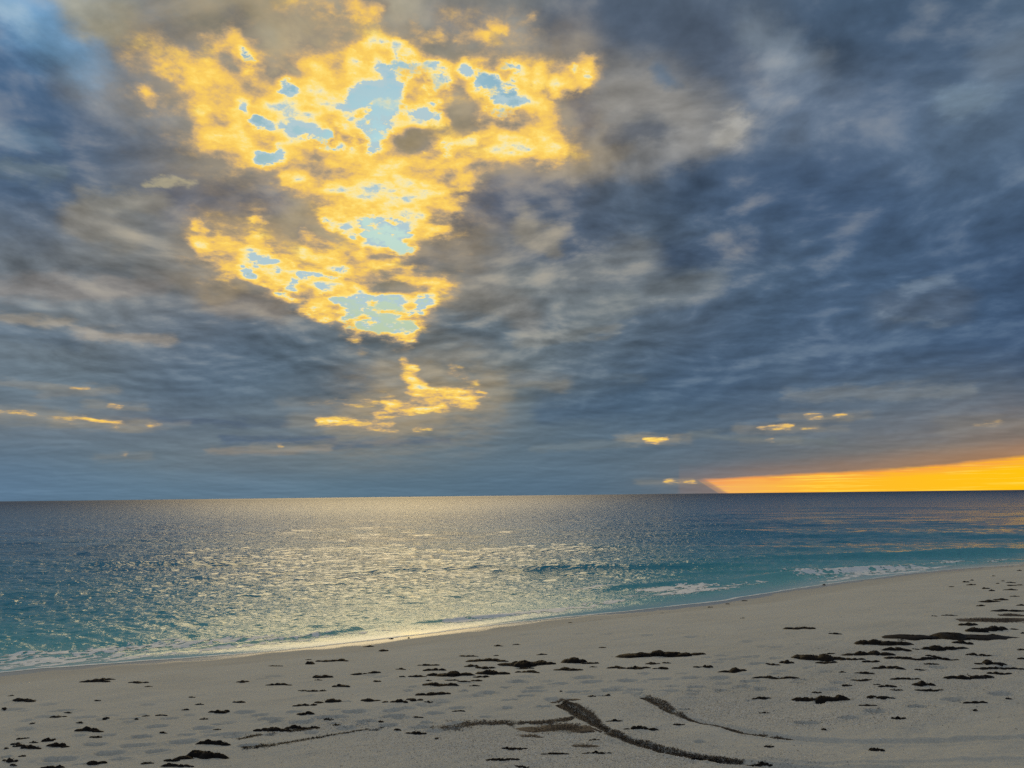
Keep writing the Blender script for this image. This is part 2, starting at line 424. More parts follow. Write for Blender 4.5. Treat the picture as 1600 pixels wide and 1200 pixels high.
# how open the deck is: closed - glowing edge - sunlit thin cloud - clear sky, one continuous field
o1 = w.math('SUBTRACT', w.noise(w.vmath('ADD', P, (3, 1, 2)), 5.0, 4.0, .55, .15), .5)
o2 = w.math('SUBTRACT', w.noise(w.vmath('ADD', P, (1, 5, 3)), 13.0, 10.0, .66, .1), .5)
opn = w.math('ADD', w.math('MULTIPLY', gold, .52), w.math('MULTIPLY', hole, .50))
opn = w.math('ADD', opn, w.math('MULTIPLY', vm, .22))
amp_n = w.rng(opn, .02, .35, .12, 1.0)
opn = w.math('ADD', opn, w.math('MULTIPLY', amp_n, w.math('ADD', w.math('MULTIPLY', o1, .8), w.math('MULTIPLY', o2, .95))))
g1 = w.noise(w.vmath('ADD', P, (8, 1, 2)), 5.5, 7.0, .60, .1)
g2 = w.noise(w.vmath('ADD', w.vmath('ADD', P, (8, 1, 2)), w.vmath('SCALE', Ld, scale=.8)), 5.5, 7.0, .60, .1)
gsh = w.math('ADD', w.math('MULTIPLY', w.math('SUBTRACT', g1, g2), 1.7), w.math('MULTIPLY', w.math('SUBTRACT', g1, .5), .9))
gm = w.rng(opn, .08, .44, 0.0, 1.0, True)
hfe = w.math('ADD', hole, w.math('ADD', w.math('MULTIPLY', o1, 1.5), w.math('MULTIPLY', o2, 3.2)))
gcol = w.ramp(w.math('ADD', w.math('ADD', opn, gsh), w.math('MULTIPLY', w.rng(hfe, .42, .95, 0.0, .30, True), w.rng(hole, .06, .30, 0.0, 1.0, True))), [(.08, lin((150, 140, 124))), (.24, lin((184, 160, 126))), (.36, lin((214, 178, 120))), (.48, lin((240, 196, 104))), (.60, lin((252, 208, 98))), (.72, lin((255, 222, 116))), (.86, lin((250, 232, 168))), (1.0, lin((178, 202, 208)))])
cloud = w.mix(gm, deckc, gcol)
hf = hfe
hm = w.math('MULTIPLY', w.rng(w.math('SUBTRACT', hf, w.math('MULTIPLY', gold, .16)), .60, .96, 0.0, 1.0, True), w.rng(hole, .06, .30, 0.0, 1.0, True))
wisp = w.rng(w.noise(w.vmath('ADD', P, (6, 2, 9)), 8.0, 9.0, .66, .2), .48, .64, 0.0, .8, True)
hm = w.math('MULTIPLY', hm, w.math('SUBTRACT', 1.0, w.math('MULTIPLY', wisp, w.rng(hm, .6, 1.0, 1.0, .6))))

# clear strip towards the sunset
wob = w.math('MULTIPLY', w.math('SUBTRACT', w.noise(w.comb(w.math('MULTIPLY', az, .35), w.math('MULTIPLY', el, 1.2), 0), 1.0, 5.0, .6), .5), .55)
ebd = w.math('SUBTRACT', w.math('MULTIPLY', eb, 10.0), 2.0)
edge = w.math('SUBTRACT', ebd, w.math('ADD', el, w.math('MULTIPLY', wob, w.rng(ebd, 0.3, 3.0, .45, 1.1))))
bm = w.rng(edge, -.12, .16, 0.0, 1.0, True)
rim = w.rng(edge, .05, .75, 1.0, 0.0, True)
bst = w.noise(w.comb(w.math('MULTIPLY', az, .16), w.math('MULTIPLY', el, 6.0), 3.0), 1.0, 6.0, .66)
bcol = w.ramp(w.rng(az, 13.5, 34.0), [(0.0, lin((225, 165, 130))), (.10, lin((246, 178, 96))), (.4, lin((255, 186, 46))), (1.0, lin((255, 196, 14)))])
bcol = w.mix(w.math('MULTIPLY', rim, w.rng(bst, .36, .56, 0.0, .95)), bcol, lin((246, 150, 78)))
bcol = w.mix(w.rng(bst, .50, .66, 0.0, .8, True), bcol, lin((255, 216, 78)))
AZB = azel(1095, 752)[0]
# glow of the cloud base just above it
glow = w.math('MULTIPLY', w.rng(edge, -1.5, -.05, 0.0, .45, True), w.rng(ebd, .6, 3.0, .1, 1.0))
cloud = w.mix(glow, cloud, lin((206, 140, 88)))
bm = w.math('MULTIPLY', bm, w.rng(el, -.4, -.1, 0.0, 1.0))
shaft = w.math('SUBTRACT', az, w.math('ADD', AZB, w.math('MULTIPLY', w.math('SUBTRACT', .85, el), 1.5)))
bm = w.math('MULTIPLY', bm, w.rng(w.math('ADD', shaft, w.math('MULTIPLY', w.math('SUBTRACT', w.noise(w.comb(w.math('MULTIPLY', w.math('ADD', az, w.math('MULTIPLY', el, 1.5)), 2.2), 0, 0), 1.0, 2.0), .5), 1.6)), -.3, .9, 0.0, 1.0, True))
cloud = w.mix(bm, cloud, bcol)

# open sky
skyt = w.n.new('ShaderNodeTexSky')
skyt.sky_type = 'NISHITA'
skyt.sun_disc = False
skyt.sun_elevation = R(SUN_EL)
skyt.sun_rotation = R(SUN_AZ)
skyt.altitude = 0
skyt.air_density = 1.0
skyt.dust_density = 1.0
skyt.ozone_density = 1.6
b1 = w.n.new('ShaderNodeBackground')
w.put(b1.inputs[0], w.mix(1.0, skyt.outputs[0], w.mix(w.rng(dz, .2, .5), (.27, .36, .28), (.25, .46, .58)), 'MULTIPLY'))
b1.inputs[1].default_value = 0.08
b2 = w.n.new('ShaderNodeBackground')
w.put(b2.inputs[0], cloud)
b2.inputs[1].default_value = 1.0
ms = w.n.new('ShaderNodeMixShader')
w.put(ms.inputs[0], hm)
w.l.new(b2.outputs[0], ms.inputs[1])
w.l.new(b1.outputs[0], ms.inputs[2])
wo = w.n.new('ShaderNodeOutputWorld')
w.l.new(ms.outputs[0], wo.inputs[0])


# ================================================================== shore geometry
rng = np.random.default_rng(11)


def vnoise(x, y, seed=0):
    """smooth value noise, -1..1"""
    xi, yi = np.floor(x), np.floor(y)
    fx, fy = x - xi, y - yi
    fx = fx * fx * fx * (fx * (fx * 6 - 15) + 10)
    fy = fy * fy * fy * (fy * (fy * 6 - 15) + 10)
    xi = xi.astype(np.int64)
    yi = yi.astype(np.int64)

    def h(a, b):
        n = (a * 374761393 + b * 668265263 + seed * 1442695041) & 0xffffffff
        n = ((n ^ (n >> 13)) * 1274126177) & 0xffffffff
        n = ((n ^ (n >> 16)) * 2246822519) & 0xffffffff
        return ((n ^ (n >> 15)) & 0xffff) / 32767.5 - 1.0
    return (h(xi, yi) * (1 - fx) + h(xi + 1, yi) * fx) * (1 - fy) + (h(xi, yi + 1) * (1 - fx) + h(xi + 1, yi + 1) * fx) * fy


def fbm(x, y, octv=4, rough=0.5, seed=0):
    s, a, t = 0.0, 1.0, 0.0
    for k in range(octv):
        s = s + a * vnoise(x * 2 ** k + 17.3 * k, y * 2 ** k - 9.1 * k, seed + k)
        t += a
        a *= rough
    return s / t


def sea_point(px, py):
    d = ray(px, py)
    t = -EYE / d[2]
    return d[0] * t, d[1] * t


SHORE = [(-700, 1120), (-300, 1078), (0, 1043), (100, 1036), (200, 1029), (300, 1022), (400, 1014), (500, 1004), (600, 993), (700, 980), (800, 968), (900, 957), (1000, 949), (1100, 938), (1200, 922),
         (1300, 908), (1400, 895), (1500, 886), (1600, 880), (1800, 868), (2300, 846)]
CA, SA = math.cos(R(30)), math.sin(R(30))


def to_ab(x, y):
    """a runs along the shore, b out to sea"""
    return x * CA + y * SA, -x * SA + y * CA


sp = np.array([to_ab(*sea_point(*p)) for p in SHORE])
o_ = np.argsort(sp[:, 0])
sp = sp[o_]
aa = np.linspace(sp[0, 0], sp[-1, 0], 600)
bb_ = np.interp(aa, sp[:, 0], sp[:, 1])
k_ = np.exp(-0.5 * (np.linspace(-3, 3, 41) / 1.2) ** 2)
bb_ = np.convolve(np.pad(bb_, 20, mode='edge'), k_ / k_.sum(), mode='valid')


def sdist(x, y):
    """metres from the water's edge: positive on the sand, negative out at sea"""
    a, b = to_ab(x, y)
    return np.interp(a, aa, bb_) - b


def sand_profile(s):
    s0 = 0.9                                                        # nearly level apron where the swash runs
    u = np.maximum(s - s0, 0)
    z = 1.6 * (1 - np.exp(-u / 10.5)) * (1 - np.exp(-u / 1.6)) + 0.012 * np.clip(s, 0, s0)
    sea = np.minimum(s, 0)
    return z + np.maximum(sea * 0.09, -6.0) - 0.02 * (1 - np.exp(sea * 3))


def sand_base(x, y):
    s = sdist(x, y)
    w_ = np.clip((s - 1.5) / 5, 0, 1)
    return sand_profile(s) + w_ * (0.045 * vnoise(x * 0.32, y * 0.32, 3) + 0.018 * vnoise(x * 1.1, y * 1.1, 4))


def sand_hit(px, py):
    """where the ray through a point of the photograph meets the beach"""
    d = ray(px, py)
    t = np.linspace(3, 90, 1800)
    h = EYE + d[2] * t - sand_base(d[0] * t, d[1] * t)
    i = int(np.argmax(h < 0))
    if i == 0:
        i = len(t) - 1
    t0, t1 = t[i - 1], t[i]
    for _ in range(18):
        tm = 0.5 * (t0 + t1)
        if EYE + d[2] * tm - float(sand_base(np.array([d[0] * tm]), np.array([d[1] * tm]))[0]) > 0:
            t0 = tm
        else:
            t1 = tm
    return d[0] * t1, d[1] * t1


def polar(radii, azim):
    """grid of rings round the viewpoint, fine where the beach is near"""
    A, Q = np.meshgrid(np.radians(azim), radii)
    return np.sin(A) * Q, np.cos(A) * Q


def grid_mesh(name, X, Y, Z, mat, closed=False, attrs=None, keep=None):
    ny, nx = X.shape
    v = np.stack([X, Y, Z], -1).reshape(-1, 3).astype(np.float32)
    j, i = np.meshgrid(np.arange(ny - 1), np.arange(nx if closed else nx - 1), indexing='ij')
    i2 = (i + 1) % nx
    f = np.stack([j * nx + i, (j + 1) * nx + i, (j + 1) * nx + i2, j * nx + i2], -1).reshape(-1, 4)
    if keep is not None:
        f = f[keep.reshape(-1)]
        used = np.unique(f)
        remap = np.full(len(v), -1)
        remap[used] = np.arange(len(used))
        f = remap[f]
        v = v[used]
        if attrs:
            attrs = {k: a.reshape(-1)[used] for k, a in attrs.items()}
    me = bpy.data.meshes.new(name)
    me.vertices.add(len(v))
    me.vertices.foreach_set('co', v.ravel())
    me.loops.add(len(f) * 4)
    me.loops.foreach_set('vertex_index', f[:, ::-1].astype(np.int32).ravel())
    me.polygons.add(len(f))
    me.polygons.foreach_set('loop_start', np.arange(0, len(f) * 4, 4, dtype=np.int32))
    me.polygons.foreach_set('loop_total', np.full(len(f), 4, dtype=np.int32))
    for k, a in (attrs or {}).items():
        at = me.attributes.new(k, 'FLOAT', 'POINT')
        at.data.foreach_set('value', np.ascontiguousarray(a, dtype=np.float32).ravel())
    me.update(calc_edges=True)
    me.shade_smooth()
    me.materials.append(mat)
    o = bpy.data.objects.new(name, me)
    S.collection.objects.link(o)
    return o


def material(name):
    m = bpy.data.materials.new(name)
    m.use_nodes = True
    m.node_tree.nodes.clear()
    n = NT(m.node_tree)
    b = n.n.new('ShaderNodeBsdfPrincipled')
    out = n.n.new('ShaderNodeOutputMaterial')
    n.l.new(b.outputs[0], out.inputs[0])
    return m, n, b, out


def attr(n, name):
    q = n.n.new('ShaderNodeAttribute')
    q.attribute_name = name
    return q.outputs['Fac']


def bump(n, h, strength, dist):
    q = n.n.new('ShaderNodeBump')
    q.inputs['Strength'].default_value = strength
    q.inputs['Distance'].default_value = dist
    n.put(q.inputs['Height'], h)
    return q.outputs[0]


# ------------------------------------------------------------------ sand material
m_sand, n, bs, out = material('coral_sand')
pos = n.n.new('ShaderNodeTexCoord').outputs['Object']
wet = attr(n, 'wet')
shell = attr(n, 'shell')
big = n.noise(pos, .7, 7.0, .62)
fine = n.noise(pos, 55.0, 4.0, .7)
grain = n.noise(pos, 260.0, 3.0, .8)
col = n.mix(n.rng(big, .35, .65), (.465, .455, .40), (.57, .56, .50))
col = n.mix(n.rng(fine, .40, .62), col, (.64, .63, .565))
vor = n.n.new('ShaderNodeTexVoronoi')
vor.inputs['Scale'].default_value = 48.0
vor.inputs['Randomness'].default_value = 1.0
n.put(vor.inputs['Vector'], pos)
sp_col = n.xyz(vor.outputs['Color'])
spots = n.math('MULTIPLY', shell, n.rng(vor.outputs['Distance'], .30, .42, 1.0, 0.0))
dark = n.math('MULTIPLY', spots, n.rng(sp_col[0], .68, .72))
white = n.math('MULTIPLY', spots, n.rng(sp_col[1], .62, .66))
col = n.mix(n.math('MULTIPLY', shell, .25), col, (.45, .46, .445))
col = n.mix(n.math('MULTIPLY', white, .8), col, (.70, .70, .67))
col = n.mix(n.math('MULTIPLY', dark, .75), col, (.14, .135, .12))
col = n.mix(n.math('MULTIPLY', wet, .5), col, (.19, .17, .135))
n.put(bs.inputs['Base Color'], col)
n.put(bs.inputs['Roughness'], n.rng(wet, .35, 1.0, .95, .16))
bs.inputs['IOR'].default_value = 1.35
hgt = n.math('ADD', n.math('ADD', n.math('MULTIPLY', fine, .6), n.math('MULTIPLY', grain, .25)), n.math('MULTIPLY', n.math('MULTIPLY', spots, sp_col[2]), .9))
hgt = n.math('ADD', hgt, n.math('MULTIPLY', n.noise(pos, 9.0, 4.0, .55), 1.6))
hgt = n.math('MULTIPLY', hgt, n.rng(wet, 0.0, .6, 1.0, .03))
n.put(bs.inputs['Normal'], bump(n, hgt, .9, .012))

# ------------------------------------------------------------------ footprints and tyre ruts pressed into the beach
PRINTS = [  # x0 x1 y (picture), depth cm
 (0,40,1109,3),(72,118,1111,4),(108,150,1122,3),(178,224,1124,3.5),(226,264,1135.5,4),(300,335,1138,4),(330,361,1131.5,4),(203,238,1151,5),(275,308,1147,4),(318,395,1147.5,4),(264,310,1159,5),
 (130,168,1163.5,4),(186,240,1166,4),(143,192,1178,5),(225,268,1174.5,5),(170,208,1186,4),(64,118,1187,4),(108,140,1194.5,3),(364,400,1113,4),(0,16,1184,4),(0,12,1098,3),(370,405,1167,5),(348,378,1152,3),
 (447,474,1114,4),(510,536,1110,3),(534,573,1112.5,5),(450,490,1130,5),(400,432,1124,4),(420,440,1129.5,6),(488,545,1122,5),(510,533,1132,4),(532,550,1097,4),(595,630,1110,4),(597,633,1120,5),
 (555,592,1128,4),(590,622,1134,4),(656,677,1129.5,4),(553,578,1133,3),(665,697,1115,4),(700,730,1107,4),(717,733,1081,5),(755,776,1081,4),(780,800,1074,4),(782,802,1095,4),(785,802,1107,4),
 (747,770,1119.5,4),(638,652,1074,3),(629,646,1079,3),(636,675,1136,3),(737,762,1086,3),(680,706,1096,3),(800,821,1065.5,4),(853,892,1069.5,5),(890,918,1059.5,4),(903,945,1067,4),(820,853,1075.5,4),
 (813,856,1081,5),(807,838,1088,5),(800,812,1094.5,4),(885,923,1082,6),(940,978,1079.5,6),(980,1017,1078.5,5),(962,1000,1065,5),(1012,1052,1062.5,4),(1020,1068,1080.5,4),(995,1018,1053,4),
 (1062,1096,1060,4),(1073,1108,1073,5),(1070,1096,1081,4),(1107,1144,1059.5,4),(1117,1143,1024.5,4),(1154,1190,1026.5,4),(1095,1114,1028,4),(1112,1136,1036,3),(1170,1205,1038,5),(1157,1192,1065,6),
 (1147,1176,1073,4),(1115,1138,1077.5,4),(1178,1200,1074.5,4),(837,863,1104.5,4),(985,1010,1085,4),(1055,1078,1053,3),(1118,1158,1030.5,3),(1200,1228,1029.5,4),(1240,1262,1063,4),(1295,1314,1064,3),
 (1254,1280,1042,3),(1470,1510,1093.5,5),(1545,1590,1084,4),(1418,1453,1104.5,5),(1347,1386,1112,5),(1310,1348,1123,4),(1243,1283,1131,5),(1200,1226,1053,4),(1207,1235,1049,3),(1252,1268,1063,4),
 (1241,1261,1007,3),(1550,1570,1024.5,3),(1280,1300,1050,3),(1317,1335,1059,3),(1453,1482,1042,3),(1552,1590,1041,3),
 (807,828,992,3),(847,865,991,3),(896,915,990,4),(937,960,991,4),(1001,1024,993,4),(1069,1096,995.5,6),(1157,1177,1002.5,3),(1200,1230,1012,3),(1183,1205,1011,3),(1060,1080,1107,3),(1085,1105,1160,3),
]
for k in range(70):                                                 # fainter, half blown-over prints
    yy = rng.uniform(1052, 1150)
    PRINTS.append((0, 0, 0, 0))
    xx = rng.uniform(380, 1300) if yy < 1100 else rng.uniform(0, 760)
    PRINTS[-1] = (xx, xx + rng.uniform(20, 38), yy, rng.uniform(1.5, 2.8))
RUTS = [  # centre line (picture), half width m, depth m
 ([(862, 1094), (880, 1104), (905, 1118), (930, 1134), (955, 1148), (985, 1159), (1020, 1171), (1070, 1182), (1130, 1191), (1200, 1197), (1290, 1201), (1400, 1200)], .085, .032),
 ([(1000, 1089), (1020, 1097), (1040, 1108), (1070, 1121), (1110, 1132), (1160, 1144), (1215, 1153), (1290, 1160), (1350, 1162), (1420, 1160), (1500, 1156), (1600, 1154), (1700, 1152)], .085, .028),
 ([(1200, 1188), (1300, 1194), (1420, 1193), (1520, 1189), (1600, 1187), (1700, 1184)], .07, .015),
]
prints_w = []
for x0, x1, yy, dp in PRINTS:
    p0, p1 = np.array(sand_hit(x0, yy + 0.12 * (x1 - x0) * .2)), np.array(sand_hit(x1, yy - 0.12 * (x1 - x0) * .2))
    prints_w.append((0.5 * (p0 + p1), (p1 - p0), dp * 0.01))
ruts_w = [(np.array([sand_hit(*p) for p in line]), hw, dp) for line, hw, dp in RUTS]


def seg_dist(x, y, line):
    best = np.full(x.shape, 1e9)
    side = np.zeros(x.shape)
    for (ax, ay), (bx_, by_) in zip(line[:-1], line[1:]):
        vx, vy = bx_ - ax, by_ - ay
        t = np.clip(((x - ax) * vx + (y - ay) * vy) / (vx * vx + vy * vy), 0, 1)
        qx, qy = x - ax - t * vx, y - ay - t * vy
        d = np.hypot(qx, qy)
        m = d < best
        best = np.where(m, d, best)
        side = np.where(m, np.sign(qx * vy - qy * vx), side)
    return best, side


def sand_detail(x, y, z):
    """lowers z under footprints and ruts, in place; x, y, z are flat arrays"""
    for c, ax, dp in prints_w:
        L = max(np.hypot(*ax) * 0.5, 0.06)
        ux, uy = ax / (np.hypot(*ax) + 1e-9)
        Wd = min(max(L * 0.42, 0.05), 0.085) * 1.25
        i = np.nonzero((np.abs(x - c[0]) < L * 2.2) & (np.abs(y - c[1]) < L * 2.2))[0]
        if not len(i):
            continue
        qx, qy = x[i] - c[0], y[i] - c[1]
        u, v = (qx * ux + qy * uy) / L, (-qx * uy + qy * ux) / Wd
        r = np.sqrt(u * u + v * v + 1e-9) + 0.12 * vnoise(x[i] * 14, y[i] * 14, 8)
        q = np.clip((1.08 - r) / 0.55, 0, 1)
        z[i] -= dp * 1.5 * q * q * (3 - 2 * q)
        z[i] += dp * 0.42 * np.exp(-((r - 1.28) / 0.2) ** 2) * (0.6 + 0.4 * vnoise(x[i] * 9, y[i] * 9, 12))
    for line, hw, dp in ruts_w:
        x0, y0, x1, y1 = line[:, 0].min() - .5, line[:, 1].min() - .5, line[:, 0].max() + .5, line[:, 1].max() + .5
        i = np.nonzero((x > x0) & (x < x1) & (y > y0) & (y < y1))[0]
        d, side = seg_dist(x[i], y[i], line)
        r = d / hw
        q = np.clip((1.25 - r) / 0.6, 0, 1)
        z[i] -= dp * q * q * (3 - 2 * q)
        z[i] += dp * 0.5 * np.exp(-((r - 1.5) / 0.28) ** 2)
        z[i] += dp * 0.10 * vnoise(x[i] * 22, y[i] * 22, 5) * (r < 1.4)


def sand_fine(x, y):
    """small relief of the dry sand, metres"""
    s = sdist(x, y)
    w_ = np.clip((s - 3.5) / 5, 0, 1)
    a, b = to_ab(x, y)
    rip = fbm(a * 0.9, b * 2.6, 3, .5, 31)
    rough = fbm(x * 5.0, y * 5.0, 3, .55, 37)
    return w_ * (0.022 * rip + 0.014 * rough * np.clip((s - 8) / 6, 0, 1)) + 0.0015 * np.clip(s - 1, 0, 1) * fbm(x * 3, y * 3, 2, .5, 39)


rad = np.concatenate([np.geomspace(0.6, 5.6, 14, endpoint=False),
                      1.0 / np.linspace(1 / 5.6, 1 / 46.0, 620),
                      np.geomspace(47.5, 400, 60), np.geomspace(450, 60000, 24)])
az_f = np.arange(-37.0, 37.01, 0.085)
azim = np.concatenate([np.linspace(-180, -60, 40, endpoint=False), np.linspace(-60, -37, 40, endpoint=False), az_f,
                       np.linspace(37, 60, 41)[1:], np.linspace(60, 180, 41)[1:-1]])
X, Y = polar(rad, azim)
Z = sand_base(X, Y)
sd_ = sdist(X, Y)
Z = Z + sand_fine(X, Y)
zf = Z.ravel().copy()
near = np.nonzero((np.hypot(X, Y).ravel() < 48) & (sd_.ravel() > 2))[0]
xs, ys, zs = X.ravel()[near], Y.ravel()[near], zf[near]
sand_detail(xs, ys, zs)
zf[near] = zs
Z = zf.reshape(X.shape)
wetv = 1 - np.clip((sd_ - 1.0 - 0.25 * vnoise(X * .5, Y * .5, 41) - .12 * vnoise(X * 2, Y * 2, 42)) / 0.35, 0, 1)
wetv = np.maximum(wetv, 0.45 * (1 - np.clip((sd_ - 2.2 - .5 * vnoise(X * .3, Y * .3, 43)) / 1.2, 0, 1)))


def zone(x, y, ctr, rx, ry):
    c = np.array(sand_hit(*ctr))
    return np.exp(-(((x - c[0]) / rx) ** 2 + ((y - c[1]) / ry) ** 2) ** 1.3)


shellv = np.maximum.reduce([zone(X, Y, (800, 1165), 2.6, 1.0), zone(X, Y, (1130, 1110), 1.7, 1.0), zone(X, Y, (1330, 1075), 3.2, 1.6), zone(X, Y, (1330, 1125), 1.6, .6),
                            zone(X, Y, (1500, 1030), 3.5, 2.4), zone(X, Y, (1000, 1190), 2.2, .5), .7 * zone(X, Y, (560, 1135), 1.2, .8), .6 * zone(X, Y, (1250, 1180), 1.0, .4)])
shellv = np.clip(shellv * (0.85 + 0.5 * vnoise(X * 1.3, Y * 1.3, 51)) , 0, 1)
beach = grid_mesh('beach', X, Y, Z, m_sand, True, {'wet': wetv, 'shell': shellv})
beach['kind'] = 'structure'
beach['label'] = 'pale coral sand beach sloping down to the sea with footprints and tyre ruts'


def sand_z(x, y):
    x, y = np.atleast_1d(np.asarray(x, float)), np.atleast_1d(np.asarray(y, float))
    z = sand_base(x, y) + sand_fine(x, y)
    sand_detail(x, y, z)
    return z


# ================================================================== the sea
WAVES = []
for lam, amp, n_, spread, main in ((26, .050, 5, 22, 245), (11, .045, 8, 30, 250), (5.5, .034, 14, 32, 258), (2.6, .023, 18, 42, 262), (1.25, .0175, 26, 44, 264), (.66, .0128, 32, 52, 266), (.36, .0068, 32, 62, 268)):
    for k in range(n_):
        L = lam * rng.uniform(.72, 1.35)
        th = R(main + rng.normal() * spread * .6)
        WAVES.append((L, amp * rng.uniform(.6, 1.3) * (L / lam) / math.sqrt(n_) * 1.5, th, rng.uniform(0, 2 * math.pi)))


def sea_z(x, y, res=None):
    """height of the water; res = local mesh spacing, waves shorter than it can show are left to the material"""
    s = sdist(x, y)
    dep = np.clip(-s / 9.0, 0, 1)
    z = np.zeros_like(x)
    for L, A, th, ph in WAVES:
        k = 2 * math.pi / L
        f = 1.0 if res is None else np.clip((L / res - 2.2) / 2.2, 0, 1)
        fade = np.clip(-s / (L * .5 + .4), 0.0, 1.0) if L > 1.5 else np.clip((-s + .3) / 1.2, .0, 1.0)
        p = k * (x * math.cos(th) + y * math.sin(th)) + ph
        sn = np.sin(p)
        z = z + A * f * fade * (sn + 0.25 * np.cos(2 * p))
    gust = 0.8 + 0.35 * vnoise(x * .045, y * .07, 61) + 0.25 * vnoise(x * .2, y * .3, 62)
    z = z * gust
    a, b = to_ab(x, y)
    for c, w1, l1, h1, ln in BREAKERS:                              # steeper swells rearing as they reach the shallows
        u = (a - c[0]) * 0.5 + 0.0
        da, db = a - c[0], b - c[1]
        q = (db - ln * da + .35 * vnoise(a * .35, b * .1, 71)) / w1
        g = np.exp(-(da / l1) ** 4)
        z = z + h1 * g * np.where(q < 0, np.exp(-(q * 1.7) ** 2), np.exp(-(q * .75) ** 2))
    z = z * np.clip((-s + .1) / 1.6, 0, 1) + 0.002 + .006 * np.clip(.3 - s, 0, 1) + 0.012 * np.clip(s, 0, 2)
    return z


def ab_sea(px, py):
    return to_ab(*sea_point(px, py))


BREAKERS = [  # crest centre, thickness, half length, height, turn against the shore direction
 (ab_sea(270, 884), .9, 5.0, .32, -.45), (ab_sea(680, 889), .8, 4.0, .22, -.5), (ab_sea(1000, 888), .7, 7.0, .26, -.45), (ab_sea(1150, 896), .5, 5.0, .15, -.3), (ab_sea(620, 943), .4, 1.8, .07, -.35),
 (ab_sea(1010, 915), .5, 3.5, .16, -.1), (ab_sea(1330, 893), .5, 7.0, .2, -.05), (ab_sea(430, 1000), .22, 3.2, .11, 0), (ab_sea(250, 1012), .25, 3.0, .09, 0), (ab_sea(740, 967), .2, 2.0, .13, 0), (ab_sea(1380, 868), .9, 12.0, .25, -.3),
 (ab_sea(900, 858), 1.0, 6.0, .12, -.5), (ab_sea(450, 860), 1.0, 5.0, .12, -.5),
]
rad = np.concatenate([np.geomspace(9.0, 13.0, 8, endpoint=False), 1.0 / np.linspace(1 / 13.0, 1 / 400.0, 760), np.geomspace(405, 60000, 170)])
azim = np.concatenate([np.linspace(-115, -60, 30, endpoint=False), np.linspace(-60, -36, 60, endpoint=False), np.arange(-36, 36.01, .082), np.linspace(36, 60, 61)[1:], np.linspace(60, 100, 21)[1:]])
X, Y = polar(rad, azim)
RR = np.hypot(X, Y)
dr = np.gradient(rad)[:, None] + 0 * X
res = np.maximum(dr * .8, RR * R(.082))
sd_ = sdist(X, Y)
Z = sea_z(X, Y, res)
edge_n = 0.10 * vnoise(X * .35, Y * .35, 81) + .05 * vnoise(X * 1.4, Y * 1.4, 82) + .02 * vnoise(X * 5, Y * 5, 83)
keep_v = sd_ < 0.62 + edge_n                                        # swash film runs up the apron
keep = keep_v[:-1, :-1] | keep_v[1:, :-1] | keep_v[:-1, 1:] | keep_v[1:, 1:]
depth = np.clip(-sd_, -2, 4000)

m_sea, n, bs, out = material('sea_water')
pos = n.n.new('ShaderNodeTexCoord').outputs['Object']
off = attr(n, 'offshore')
px_ = n.xyz(pos)
ln_off = n.math('LOGARITHM', n.math('MAXIMUM', n.math('ADD', off, 1.0), 1.0), 10.0)
patch = n.noise(n.vmath('MULTIPLY', pos, (.035, .09, .0)), 1.0, 4.0, .55)
f = n.math('ADD', n.math('DIVIDE', ln_off, 3.4), n.math('MULTIPLY', n.math('SUBTRACT', patch, .5), .22))
wcol = n.ramp(f, [(0.0, (.30, .52, .50)), (.10, (.15, .47, .47)), (.26, (.06, .34, .41)), (.42, (.008, .21, .34)), (.58, (.002, .13, .29)), (.78, (.002, .06, .16)), (1.0, (.004, .030, .09))])
n.put(bs.inputs['Base Color'], wcol)
bs.inputs['IOR'].default_value = 1.333
n.put(bs.inputs['Roughness'], n.rng(ln_off, 1.5, 3.2, .08, .36))
n.put(bs.inputs['Specular IOR Level'], n.rng(ln_off, 1.5, 3.0, .48, .22))
hsum = None
for sc_, amp_, lo0, lo1, hi0, hi1 in ((5.0, .042, None, None, 1.7, 2.1), (1.5, .25, .5, 1.1, 2.1, 2.6), (.5, .75, 1.5, 2.0, 2.6, 3.1), (.16, 2.0, 2.4, 2.8, 3.2, 3.7)):
    q = n.math('MULTIPLY', n.noise(n.vmath('MULTIPLY', pos, (1.0, 1.9, 0)), sc_, 2.0, .5, .2), amp_)
    if lo0 is not None:
        q = n.math('MULTIPLY', q, n.rng(ln_off, lo0, lo1))
    q = n.math('MULTIPLY', q, n.rng(ln_off, hi0, hi1, 1.0, 0.0))
    hsum = q if hsum is None else n.math('ADD', hsum, q)
h = n.math('MULTIPLY', hsum, n.rng(off, -0.2, 1.5, .05, 1.0))
n.put(bs.inputs['Normal'], bump(n, h, 1.0, 1.0))

sea = grid_mesh('sea', X, Y, Z, m_sea, False, {'offshore': depth}, keep)
sea['kind'] = 'structure'
sea['label'] = 'wind-ruffled turquoise and deep blue sea with golden glitter'

# ------------------------------------------------------------------ foam: lacy sheets riding on the water
m_foam, n, bs, out = material('foam')
pos = n.n.new('ShaderNodeTexCoord').outputs['Object']
n.put(bs.inputs['Base Color'], n.mix(n.rng(n.noise(pos, 6.0, 5.0, .6), .35, .65), (.74, .80, .82), (.92, .94, .94)))
bs.inputs['Roughness'].default_value = .55
n.put(bs.inputs['Normal'], bump(n, n.noise(pos, 24.0, 4.0, .6), .4, .02))

